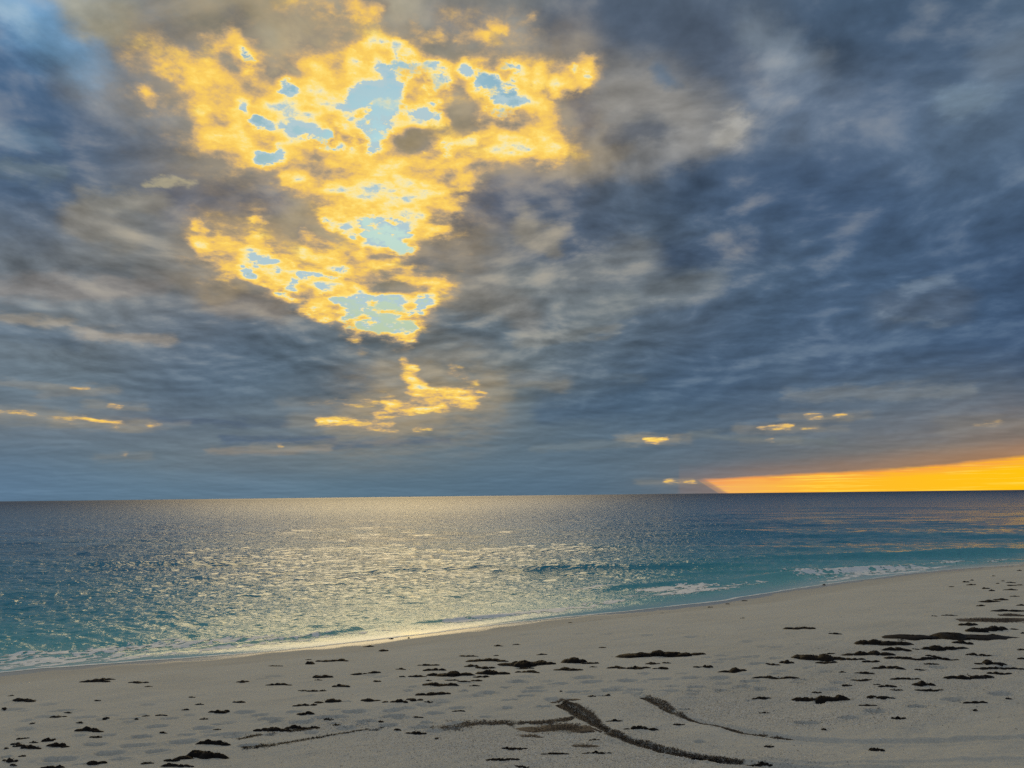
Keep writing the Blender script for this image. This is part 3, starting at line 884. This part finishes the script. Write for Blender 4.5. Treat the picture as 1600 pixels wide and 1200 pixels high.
FOAM = [  # centre (picture), half length along the shore, half width, amount
 ((60, 1022), 2.6, 1.1, .60), ((200, 1012), 2.2, 1.2, .75), ((330, 1003), 2.4, .9, .7), ((130, 1030), 2.4, .5, .7), ((20, 1036), 1.8, .4, .6), ((450, 998), 2.0, .45, .55), ((560, 990), 2.0, .35, .5), ((735, 969), 1.2, .35, .95),
 ((850, 955), 3.0, .55, .8), ((800, 961), 3.0, .35, .9), ((950, 942), 3.5, .7, .5), ((940, 917), 2.2, .6, .85), ((1060, 918), 2.4, .9, 1.0), ((1090, 923), 2.6, .6, .9), ((1010, 930), 3.5, .7, .45), ((1160, 912), 3.0, .8, .5),
 ((1240, 895), 2.6, 1.1, .75), ((1320, 893), 4.0, 1.2, .9), ((1390, 892), 4.0, .7, .95), ((1450, 888), 3.0, .4, .7), ((1480, 879), 3.0, .8, .55), ((1560, 876), 5.0, .6, .5), ((300, 1018), 4, .3, .7), ((1340, 898), 5, .7, .6)]
a_ = np.arange(-30, 80, .035)
b_off = np.arange(-.75, 7.0, .035)
AA, OO = np.meshgrid(a_, b_off)
BBs = np.interp(AA, aa, bb_) + OO                                   # b coordinate, OO metres out from the edge
FX, FY = AA * CA - BBs * SA, AA * SA + BBs * CA
fd = np.zeros_like(AA)
for c, l1, w1, am in FOAM:
    ca_, cb_ = ab_sea(*c)
    fd = np.maximum(fd, am * np.exp(-((AA - ca_) / l1) ** 2 - ((BBs - cb_) / w1) ** 2))
n1 = fbm(AA * 1.1 + .8 * vnoise(AA * .7, BBs * .9, 91), BBs * 2.2 + .8 * vnoise(AA * .8, BBs, 92), 5, .6, 90)
n2 = 1 - 2.2 * np.abs(fbm(AA * 1.7 + .5 * n1, BBs * 3.4 + .5 * n1, 4, .55, 95))            # veins
edge_n = 0.10 * vnoise(FX * .35, FY * .35, 81) + .05 * vnoise(FX * 1.4, FY * 1.4, 82) + .02 * vnoise(FX * 5, FY * 5, 83)
rimw = 0.075 + .06 * (vnoise(AA * .5, AA * 0, 99) * .5 + .5)
sdv = -OO
rim = np.exp(-((sdv - .60 - edge_n + .03) / rimw) ** 2) * .95      # lip of the swash
wash = np.exp(-((OO - .1 - .25 * vnoise(AA * .3, AA * 0, 97)) / .35) ** 2) * .62 * np.clip(.55 + .6 * vnoise(AA * .22, AA * 0, 98), .1, 1)
fd = np.maximum.reduce([fd * (0.42 + .80 * n2 + .2 * n1), rim * (.85 + .3 * n1), wash * (.6 + .55 * n2 + .2 * n1)])
far = np.clip(np.hypot(FX, FY) / 90, 0, 1)
kv = (fd > .40) & (sdv < .64 + edge_n)
FZ = np.maximum(sea_z(FX, FY), sand_profile(sdv)) + .002 + .03 * np.clip(fd - .4, 0, .5) * np.clip(OO / .8, 0, 1)
keep = kv[:-1, :-1] & kv[1:, :-1] & kv[:-1, 1:] & kv[1:, 1:]
vis = (np.abs(np.degrees(np.arctan2(FX, FY))) < 50)[:-1, :-1]
foam = grid_mesh('foam', FX, FY, FZ, m_foam, False, None, keep & vis)
foam['kind'] = 'stuff'
foam['label'] = 'thin white sea foam along the waterline'


# ================================================================== seaweed thrown up on the beach
m_weed, n, bs, out = material('seaweed')
pos = n.n.new('ShaderNodeTexCoord').outputs['Object']
info = n.n.new('ShaderNodeObjectInfo')
n.put(bs.inputs['Base Color'], n.mix(n.rng(n.noise(pos, 30.0, 3.0, .6), .40, .66), (.005, .004, .0035), (.014, .010, .008)))
bs.inputs['Roughness'].default_value = .62
bs.inputs['Specular IOR Level'].default_value = .15
m_litter, n, bs, out = material('dry_seaweed')
pos = n.n.new('ShaderNodeTexCoord').outputs['Object']
n.put(bs.inputs['Base Color'], n.mix(n.rng(n.noise(pos, 60.0, 2.0, .6), .35, .68), (.040, .030, .022), (.135, .105, .078)))
bs.inputs['Roughness'].default_value = .8
m_shell, n, bs, out = material('shell_grit')
pos = n.n.new('ShaderNodeTexCoord').outputs['Object']
n.put(bs.inputs['Base Color'], n.ramp(n.noise(pos, 40.0, 1.0), [(.30, (.30, .28, .25)), (.45, (.68, .66, .61)), (.62, (.84, .83, .79))], 'CONSTANT'))
bs.inputs['Roughness'].default_value = .7


def blades(P, size, lift, flat, gen):
    """bent leaf-like scraps, two quads each, at the points P (n,3)"""
    k = len(P)
    th = gen.uniform(0, 2 * math.pi, k)
    L = size * gen.uniform(.5, 1.5, k)
    Wd = L * gen.uniform(.14, .34, k)
    e = gen.normal(0, flat, k)
    d = np.stack([np.cos(th) * np.cos(e), np.sin(th) * np.cos(e), np.abs(np.sin(e)) * lift], -1)
    sd = np.stack([-np.sin(th), np.cos(th), gen.normal(0, .5, k)], -1)
    sd /= np.linalg.norm(sd, axis=1)[:, None]
    c0 = P
    c1 = P + d * (L * .5)[:, None] + np.array([0, 0, 1]) * (L * .12)[:, None]
    c2 = P + d * L[:, None] * np.array([1, 1, .6])
    w0, w1, w2 = (sd * (Wd * q)[:, None] for q in (.35, .5, .12))
    v = np.stack([c0 - w0, c0 + w0, c1 + w1, c1 - w1, c2 + w2, c2 - w2], 1).reshape(-1, 3)
    b = np.arange(k)[:, None] * 6
    f = np.concatenate([b + np.array([[0, 1, 2, 3]]), b + np.array([[3, 2, 4, 5]])], 0)
    return v, f


def raw_mesh(name, v, f4, mat, smooth=False):
    me = bpy.data.meshes.new(name)
    me.vertices.add(len(v))
    me.vertices.foreach_set('co', np.asarray(v, np.float32).ravel())
    me.loops.add(len(f4) * 4)
    me.loops.foreach_set('vertex_index', np.asarray(f4, np.int32).ravel())
    me.polygons.add(len(f4))
    me.polygons.foreach_set('loop_start', np.arange(0, len(f4) * 4, 4, dtype=np.int32))
    me.polygons.foreach_set('loop_total', np.full(len(f4), 4, dtype=np.int32))
    me.update(calc_edges=True)
    if smooth:
        me.shade_smooth()
    me.materials.append(mat)
    return me


# left end, right end, middle height, thickness, lean (right end lower +) - all in the picture; 'b' marks drier brown weed
WEED = """131 168 1065 6 1|159 176 1062 4 0|202 228 1067 4 0|226 237 1073 2 0|371 386 1066 4 0|13 21 1087 2 0|21 52 1096 6 -2|4 9 1108 3 1|102 112 1114 2 0|79 99 1122 4 -2|149 157 1095 2 0|296 304 1090 2 0
305 317 1102 2 0|285 295 1110 2 0|365 382 1098 4 0|331 356 1114 6 0|314 324 1124 3 -1|223 232 1119 3 0|244 261 1119 3 0|162 170 1123 3 0|211 215 1126 2 0|120 129 1130 3 -1|47 53 1133 2 0
122 158 1144 8 -3|142 158 1152 4 0|172 180 1148 3 0|250 259 1145 2 0|334 345 1140 3 0|25 43 1155 3 0|67 80 1159 7 1|82 87 1157 2 0|19 32 1165 4 0|21 43 1168 3 0|35 61 1171 6 -2|76 103 1168 7 -2
47 58 1162 2 0|7 12 1171 2 0|30 40 1183 3 0|5 26 1192 5 -2|16 26 1196 3 0|65 100 1199 6 0|132 160 1196 8 -2|222 238 1193 4 0|258 279 1191 6 -3|290 348 1188 15 -9|255 298 1199 6 -1|311 356 1165 9 -3|314 324 1160 3 0
655 684 1038 4 3|571 582 1010 3 1|593 605 1017 4 1|772 784 1010 3 0|719 744 1025 3 1|734 788 1033 8 2|772 778 1024 2 0|784 860 1038 11 2|480 491 1037 7 1|478 485 1031 2 0|500 521 1034 5 -1|524 544 1032 5 1
420 441 1041 2 0|490 518 1058 6 0|493 502 1063 2 0|551 569 1054 4 -1|578 594 1052 4 0|584 595 1064 4 1|522 544 1073 5 -1|418 451 1070 4 0|468 478 1079 3 0|483 496 1079 4 0|500 508 1079 3 0
620 632 1046 3 1|624 633 1059 2 0|641 664 1058 4 0|666 693 1049 6 -1|673 730 1056 10 1|696 715 1064 3 0|717 733 1066 3 0|662 692 1070 7 2|666 674 1064 2 0|686 713 1073 7 -3|727 745 1042 5 0|746 768 1044 6 0
748 790 1053 9 1|742 762 1058 4 0|739 753 1065 4 0|735 749 1072 2 0|651 701 1086 7 -1|563 590 1095 6 0|613 635 1098 6 0|638 658 1095 6 0|664 675 1097 3 0|598 606 1098 3 0|497 533 1100 8 -4|461 482 1103 5 0
486 494 1103 4 0|467 489 1117 6 1|506 520 1126 3 0|493 507 1124 2 0|520 532 1135 2 0|400 451 1144 7 -2|449 478 1139 7 -1|482 497 1138 4 -1|616 626 1141 3 0|638 663 1145 6 0|680 685 1153 3 0|785 822 1170 5 -1|762 810 1189 6 -1
592 599 1129 3 0|645 660 1122 2 0|708 728 1112 2 0|841 852 1024 3 0|808 832 1045 3 0|809 840 1051 5 0|881 913 1033 11 4|912 934 1037 5 0|872 906 1047 7 -1|922 932 1042 2 0|950 972 1043 5 1|972 1012 1045 6 0
977 1070 1027 12 -2|1060 1097 1025 7 -3|1009 1029 1038 4 0|1035 1047 1037 2 0|1023 1044 1046 5 0|1084 1097 1044 3 0|1099 1113 1044 5 0|1129 1163 1051 8 -2|1184 1246 1060 6 0|934 952 1087 6 -1|864 900 1094 6 0 b
919 930 1089 3 0|875 878 1081 2 0|950 972 1127 4 0|980 1027 1142 6 -4|1053 1067 1134 3 -2|811 845 1150 6 0 b|827 927 1146 20 -14 b|896 931 1167 8 -3 b|921 935 1157 2 -1|849 887 1180 4 -2|807 825 1199 4 0|914 952 1178 2 -1
1087 1122 1193 9 -7|1167 1203 1193 3 1|1196 1208 1167 5 0|1177 1201 1091 5 0|1187 1200 1113 2 0|1340 1417 1005 10 4|1379 1418 1016 6 1|1327 1386 1022 8 1|1241 1315 1030 12 -1|1316 1347 1031 5 0|1348 1375 1034 4 0
1280 1304 1035 5 0|1221 1238 1037 6 0|1199 1215 1040 4 0|1290 1304 1021 2 0|1391 1420 1029 6 0|1417 1491 1032 5 -2|1446 1502 1017 8 -3|1446 1464 1038 3 0|1447 1461 1026 3 0|1427 1436 1015 2 0|1515 1545 1025 4 -1
1530 1562 1038 7 -1|1535 1554 1046 4 0|1527 1600 1048 4 -6|1546 1576 1054 5 -1|1484 1547 1063 9 -6|1429 1457 1071 8 0|1435 1469 1080 4 -2|1367 1410 1046 5 -3|1339 1363 1052 4 -1|1429 1445 1046 2 0|1334 1360 1063 4 0
1395 1436 1064 4 -3|1375 1401 1075 4 -2|1392 1409 1079 2 -1|1316 1330 1071 4 0|1365 1375 1070 2 0|1270 1282 1082 3 0|1247 1332 1095 10 -3|1257 1267 1090 2 0|1357 1394 1090 5 0|1343 1365 1102 4 -1|1510 1537 1100 6 -3
1521 1527 1111 3 0|1572 1580 1092 2 0|1395 1413 1125 5 0|1284 1290 1141 4 0|1357 1380 1176 6 -4|1590 1602 1016 3 0|1592 1602 1031 4 -1|1311 1320 1051 3 0|1231 1272 982 6 2|1297 1313 990 3 0|1457 1464 963 2 0
1473 1495 962 2 0|1404 1414 1001 2 0|1416 1547 1000 15 -5|1495 1515 1007 6 -1|1510 1537 987 8 -2|1542 1572 984 8 0|1501 1525 977 6 0|1506 1600 971 12 -3 b|1562 1602 962 6 -1 b|1552 1597 956 4 -1|1527 1539 947 3 0
1534 1558 941 5 -2|1556 1574 937 3 0|1590 1602 946 3 1|1580 1592 932 2 0|1535 1545 920 3 0|1545 1553 923 3 0|1505 1513 910 3 0|1512 1524 914 3 0|1516 1521 907 2 0|1570 1588 922 2 0|1574 1585 911 2 0|1575 1586 915 2 0
1587 1596 914 2 1|1565 1569 908 2 0|1556 1561 912 2 0|1550 1554 900 2 0|1590 1596 892 2 0|1483 1490 917 2 0|1285 1290 914 2 0|1580 1590 983 2 0|1595 1602 989 3 0|1540 1560 993 3 0|1160 1167 939 2 0
1134 1140 944 2 0|1106 1112 949 2 0|889 893 973 2 0|937 946 1012 2 0|801 811 1008 2 0|1158 1162 966 2 0|609 615 998 2 0|637 640 997 2 0"""
items = []
for tok in WEED.replace('\n', '|').split('|'):
    q = tok.split()
    items.append(dict(x0=float(q[0]), x1=float(q[1]), y=float(q[2]), h=float(q[3]), t=float(q[4]), brown=len(q) > 5))

bl = np.random.default_rng(5)
for it in items:
    p0 = np.array(sand_hit(it['x0'], it['y'] - it['t'] * -.5))
    p1 = np.array(sand_hit(it['x1'], it['y'] + it['t'] * .5))
    c = (p0 + p1) / 2
    L = np.hypot(*(p1 - p0)) / 2
    dist = np.hypot(*c)
    upx = dist / FPX                                                # metres per picture pixel
    full = it['h'] * upx
    lift = min(max(full * .6, .018), .09) * (.5 if it['brown'] else 1.0)
    sl = (EYE - 1.45) / dist                                        # sight line against the beach
    half = max((full - lift) / sl * .5, lift * .9, .022)
    half = min(half, max(L * .9, .03))
    ax = (p1 - p0) / (2 * L)
    nx_ = np.array([-ax[1], ax[0]])
    # a few overlapping lobes along the length make the ragged outline
    nl = int(np.clip(L / half * 1.1 + 2, 3, 12))
    vs, fs, base = [], [], 0
    u_l = np.linspace(-1, 1, nl) * (1 - half / (L + half) * .5) + bl.normal(0, .08, nl)
    for u in u_l:
        rr = half * bl.uniform(.55, 1.05) * (1 - .45 * u * u)
        ru = max(L / nl * bl.uniform(1.5, 2.6), rr * .9)
        off = bl.normal(0, half * .28)
        hh = lift * bl.uniform(.6, 1.1) * (1 - .5 * u * u)
        na, nr = 14, 4
        sd = int(bl.integers(1, 9999))
        for k in range(nr + 1):
            for j in range(na):
                an = 2 * math.pi * j / na
                q = k / nr
                jag = 1 + bl.normal(0, .16) * q
                cu, cv = u * L + math.cos(an) * ru * q * jag, off + math.sin(an) * rr * q * jag
                p = c + ax * cu + nx_ * cv
                vs.append((p[0], p[1], hh * (1 - q ** 2.8) * bl.uniform(.7, 1.25) - (.008 if k == nr else 0)))
        for k in range(nr):
            for j in range(na):
                j2 = (j + 1) % na
                fs.append((base + k * na + j, base + (k + 1) * na + j, base + (k + 1) * na + j2, base + k * na + j2))
        base += (nr + 1) * na
    vs = np.array(vs)
    if it['brown']:
        vs[:, 2] *= .6
    # scraps and fronds over and round the heap
    m = int(np.clip(L * half * (6000 if it['brown'] else 1500), 16, 2400))
    uu = np.clip(bl.normal(0, .5, m), -1.04, 1.04)
    vv = np.clip(bl.normal(0, .45, m), -1, 1) * (1 - .4 * uu * uu)
    P3 = np.stack([c[0] + ax[0] * uu * L + nx_[0] * vv * half, c[1] + ax[1] * uu * L + nx_[1] * vv * half,
                   lift * .75 * np.clip(1 - uu * uu, 0, 1) * np.clip(1 - vv * vv, 0, 1) * bl.uniform(.2, 1.1, m) + .002], -1)
    v2, f2 = blades(P3, min(.034, .018 + lift * .3), .7, .28, bl)
    V3 = np.concatenate([vs, v2])
    V3[:, 2] += sand_z(V3[:, 0], V3[:, 1])
    oz = float(sand_z(c[0], c[1])[0])
    V3 -= np.array([c[0], c[1], oz])
    F4 = np.concatenate([np.array(fs), f2 + len(vs)])
    me = raw_mesh('seaweed_clump', V3, F4, m_litter if it['brown'] else m_weed)
    ob = bpy.data.objects.new('seaweed_clump', me)
    ob.location = (c[0], c[1], oz)
    S.collection.objects.link(ob)
    it['ob'], it['c'], it['L'] = ob, c, L

# ---- labels: landmarks by their own look, the others by where they lie from the nearest landmark
MARKS = {  # left end, height in the picture: (name used by the others, full label)
 (1416, 1000): ('the biggest black heap', 'biggest black seaweed heap, long and thick at its near end, on the bright upper beach'),
 (1506, 971): ('the brown seaweed band', 'long brownish seaweed band just behind the biggest black heap'),
 (977, 1027): ('the long black mid-beach heap', 'long black seaweed heap with tapering ends in the middle of the beach'),
 (1241, 1030): ('the humped black heap', 'long humped black seaweed heap, second biggest on the sand towards the sunset'),
 (784, 1038): ('the double-peaked heap', 'black double-peaked seaweed heap with a long tail beyond the footprints'),
 (827, 1146): ('the brown crescent mass', 'wide brown crescent-shaped seaweed mass beside the head of the first tyre rut'),
 (290, 1188): ('the leaning near heap', 'thick dark seaweed heap leaning upward at the near edge of the sand'),
 (1340, 1005): ('the wedge-shaped heap', 'thick wedge-shaped black seaweed heap tapering towards the biggest heap'),
 (1247, 1095): ('the low wide clump', 'low wide ragged seaweed clump with a small hump alone on shell grit'),
 (673, 1056): ('the wide tangled clump', 'wide tangled dark seaweed clump, largest among many small clumps before the footprints'),
 (881, 1033): ('the blocky black clump', 'blocky black seaweed clump, high on one side and sloping down on the other'),
 (497, 1100): ('the slanting black clump', 'slanting cigar-shaped black seaweed clump near the scattered footprints'),
 (651, 1086): ('the thin lumpy strip', 'thin lumpy black seaweed strip just behind the row of footprints'),
 (311, 1165): ('the ragged two-part clump', 'ragged two-part seaweed clump behind the leaning near heap'),
 (122, 1144): ('the frayed oval clump', 'frayed oval black seaweed clump among footprints on the near sand'),
 (1484, 1063): ('the long stepped clump', 'long stepped seaweed clump climbing towards the edge of the view'),
 (131, 1065): ('the far paired clump', 'flat black seaweed clump close to the swash, touching a smaller one'),
 (490, 1058): ('the lumpy lone clump', 'lumpy lone black seaweed clump on smooth sand below the golden swash'),
 (1231, 982): ('the lone thin clump', 'thin dark seaweed clump lying alone on smooth bare sand below the white surf'),
 (1129, 1051): ('the round-backed clump', 'round-backed black seaweed clump with frayed near end on pale sand'),
 (400, 1144): ('the long broken streak', 'long broken streak of seaweed on the sand before the footprints'),
 (1534, 941): ('the far beaded strip', 'thin beaded seaweed strip on the far sand behind the brown band'),
 (748, 1053): ('the split black clump', 'split black seaweed clump with pointed ends below the double-peaked heap'),
 (35, 1171): ('the spindle clump', 'spindle-shaped black seaweed clump in the near corner of the sand'),
 (1087, 1193): ('the rut-side branch', 'slanting seaweed branch joining the first tyre rut from below'),
}
ORD = ['nearest', 'second nearest', 'third nearest', 'fourth nearest', 'fifth nearest', 'sixth nearest', 'seventh nearest', 'eighth nearest', 'ninth nearest', 'tenth nearest', 'eleventh nearest', 'twelfth nearest', 'thirteenth nearest', 'fourteenth nearest', 'fifteenth nearest']
marks = []
for it in items:
    key = (int(it['x0']), int(it['y']))
    it['mark'] = MARKS.get(key)
    if it['mark']:
        marks.append(it)
        it['ob']['label'] = it['mark'][1]
for it in items:
    cx = (it['x0'] + it['x1']) / 2
    if it['mark']:
        continue
    best = min(marks, key=lambda m_: math.hypot(cx - (m_['x0'] + m_['x1']) / 2, (it['y'] - m_['y']) * 2.2))
    dxp, dyp = cx - (best['x0'] + best['x1']) / 2, (it['y'] - best['y']) * 2.2
    if abs(dxp) > abs(dyp):
        it['side'] = 'to the right of' if dxp > 0 else 'to the left of'
    else:
        it['side'] = 'in front of' if dyp > 0 else 'behind'
    it['near'] = best
    it['dist'] = math.hypot(dxp, dyp)
for it in items:
    if it['mark']:
        continue
    rank = sum(1 for o in items if not o['mark'] and o['near'] is it['near'] and o['side'] == it['side'] and o['dist'] < it['dist'])
    wpx = it['x1'] - it['x0']
    kind = ('tiny' if wpx < 13 else 'small' if wpx < 24 else 'medium' if wpx < 42 else 'long') + (' brown' if it['brown'] else ' black')
    it['ob']['label'] = f"{kind} seaweed clump, {ORD[min(rank, 14)]} one {it['side']} {it['near']['mark'][0]}"
for it in items:
    it['ob']['category'] = 'seaweed'
    it['ob']['group'] = 'seaweed clumps washed up on the beach'


# ---- loose weed litter filling the ruts and the wrack lines: nobody could count it
def scatter_line(px_line, width, count, size, taper=True, side=0.0, gap=-.35):
    L_ = np.array([sand_hit(*p) for p in px_line])
    seg = np.hypot(*np.diff(L_, axis=0).T)
    cum = np.concatenate([[0], np.cumsum(seg)])
    t = bl.uniform(0, 1, count) ** (1.5 if taper else 1.0) * cum[-1]
    x, y = np.interp(t, cum, L_[:, 0]), np.interp(t, cum, L_[:, 1])
    k = np.clip(np.searchsorted(cum, t) - 1, 0, len(seg) - 1)
    d = np.diff(L_, axis=0)[k] / seg[k][:, None]
    wl = width * (1 - (.75 if taper else .3) * t / cum[-1]) * (.7 + .5 * vnoise(t * 3.0, t * 0, 7))
    o = (bl.uniform(-.55, .45, count) + np.abs(bl.normal(0, .16, count)) if side else bl.normal(0, .45, count)) * wl + side * wl
    x, y = x - d[:, 1] * o, y + d[:, 0] * o
    gate = vnoise(x * 5, y * 5, 77) + .6 * vnoise(x * 14, y * 14, 78) + bl.normal(0, .25, count) > gap
    return x[gate], y[gate]


def litter(name, label, parts, mat, size, lift=.4):
    xs_, ys_ = np.concatenate([p[0] for p in parts]), np.concatenate([p[1] for p in parts])
    P3 = np.stack([xs_, ys_, sand_z(xs_, ys_) + bl.uniform(.001, .007, len(xs_))], -1)
    v, f_ = blades(P3, size, lift, .35, bl)
    v[:, 2] = np.maximum(v[:, 2], np.repeat(P3[:, 2], 6) - .002)
    o = bpy.data.objects.new(name, raw_mesh(name, v, f_, mat))
    S.collection.objects.link(o)
    o['kind'] = 'stuff'
    o['label'] = label


litter('rut_litter', 'brown broken seaweed litter filling the first curved tyre rut',
       [scatter_line([(870, 1100), (893, 1108), (922, 1126), (950, 1143), (985, 1157), (1020, 1169), (1070, 1180), (1130, 1188), (1160, 1191)], .24, 11000, .02, True, .2, -.85)], m_litter, .026)
litter('rut_litter', 'brown broken seaweed litter in the second curved tyre rut behind the first',
       [scatter_line([(1003, 1090), (1022, 1096), (1042, 1108), (1072, 1120), (1112, 1132), (1165, 1145), (1240, 1155)], .17, 5500, .02, True, .2, -.7)], m_litter, .026)
litter('wrack_line', 'long brown line of broken seaweed on the shelly sand before the tyre ruts',
       [scatter_line([(672, 1138), (720, 1134), (770, 1131), (830, 1130), (870, 1128), (893, 1122)], .26, 7000, .02, False, 0.0, -.05)], m_litter, .026)
litter('wrack_line', 'thin slanting dark line of broken seaweed among the nearest footprints',
       [scatter_line([(380, 1170), (420, 1166), (470, 1158), (510, 1149), (545, 1144), (600, 1137)], .10, 1500, .02, True)], m_weed, .024)
litter('wrack_line', 'thin upper line of broken dark seaweed leading to the long broken streak',
       [scatter_line([(372, 1157), (400, 1150), (440, 1145), (480, 1140), (500, 1138)], .09, 1200, .02, False)], m_weed, .024)
# crumbs all over the upper beach
q = rng.uniform(0, 1, (9000, 2))
cpx, cpy = q[:, 0] * 1640 - 20, 1035 + q[:, 1] * 165
gx, gy = [], []
a0, a1_, b0, b1_ = -9.0, 24.0, 5.5, 24.0
cand = rng.uniform((a0, b0), (a1_, b1_), (26000, 2))
den = np.clip(.35 + .9 * fbm(cand[:, 0] * .5, cand[:, 1] * .5, 3, .5, 120), 0, 1) ** 3 * np.clip((sdist(cand[:, 0], cand[:, 1]) - 4) / 6, 0, 1)
cand = cand[(rng.uniform(0, 1, len(cand)) < den * .55)]
litter('seaweed_crumbs', 'dark crumbs of seaweed strewn over the upper beach', [(cand[:, 0], cand[:, 1])], m_weed, .022)
# the little drift line just above the swash
parts = [scatter_line([(760, 982), (820, 979), (880, 975), (940, 968), (1000, 962), (1060, 955)], .5, 500, .02, False)]
litter('drift_line', 'faint drift line of tiny dark scraps just above the swash', parts, m_weed, .024)

# ---- broken shell and coral grit
gx, gy = [], []
for ctr, rx, ry, cnt in (((800, 1165), 2.4, .9, 9000), ((1130, 1110), 1.6, .9, 5000), ((1330, 1080), 3.0, 1.4, 8000), ((1330, 1125), 1.5, .5, 2500), ((1480, 1035), 3.2, 2.0, 5000), ((1000, 1192), 2.0, .4, 3000), ((560, 1135), 1.2, .7, 1800)):
    c = np.array(sand_hit(*ctr))
    gx.append(c[0] + rng.normal(0, .55, cnt) * rx)
    gy.append(c[1] + rng.normal(0, .55, cnt) * ry)
gx, gy = np.concatenate(gx), np.concatenate(gy)
P3 = np.stack([gx, gy, sand_z(gx, gy)], -1)
k = len(P3)
sz = rng.uniform(.0035, .0125, k)
an = rng.uniform(0, 2 * math.pi, k)
v = []
for q, (u_, h_) in enumerate(((1, 0), (1, 0), (1, 0), (1, 0), (0, 1))):
    th = an + q * math.pi / 2
    r_ = sz * rng.uniform(.6, 1.3, k) * u_
    v.append(P3 + np.stack([np.cos(th) * r_, np.sin(th) * r_, -.002 + 0 * r_ + h_ * sz * .9], -1))
v = np.stack(v, 1).reshape(-1, 3)
b = np.arange(k)[:, None] * 5
f_ = np.concatenate([b + np.array([[q, (q + 1) % 4, 4]]) for q in range(4)], 0)
me = bpy.data.meshes.new('shell_grit')
me.vertices.add(len(v))
me.vertices.foreach_set('co', v.astype(np.float32).ravel())
me.loops.add(len(f_) * 3)
me.loops.foreach_set('vertex_index', f_.astype(np.int32).ravel())
me.polygons.add(len(f_))
me.polygons.foreach_set('loop_start', np.arange(0, len(f_) * 3, 3, dtype=np.int32))
me.polygons.foreach_set('loop_total', np.full(len(f_), 3, dtype=np.int32))
me.update(calc_edges=True)
me.materials.append(m_shell)
o = bpy.data.objects.new('shell_grit', me)
S.collection.objects.link(o)
o['kind'] = 'stuff'
o['label'] = 'pale broken shell and coral grit on the sand round the tyre ruts'
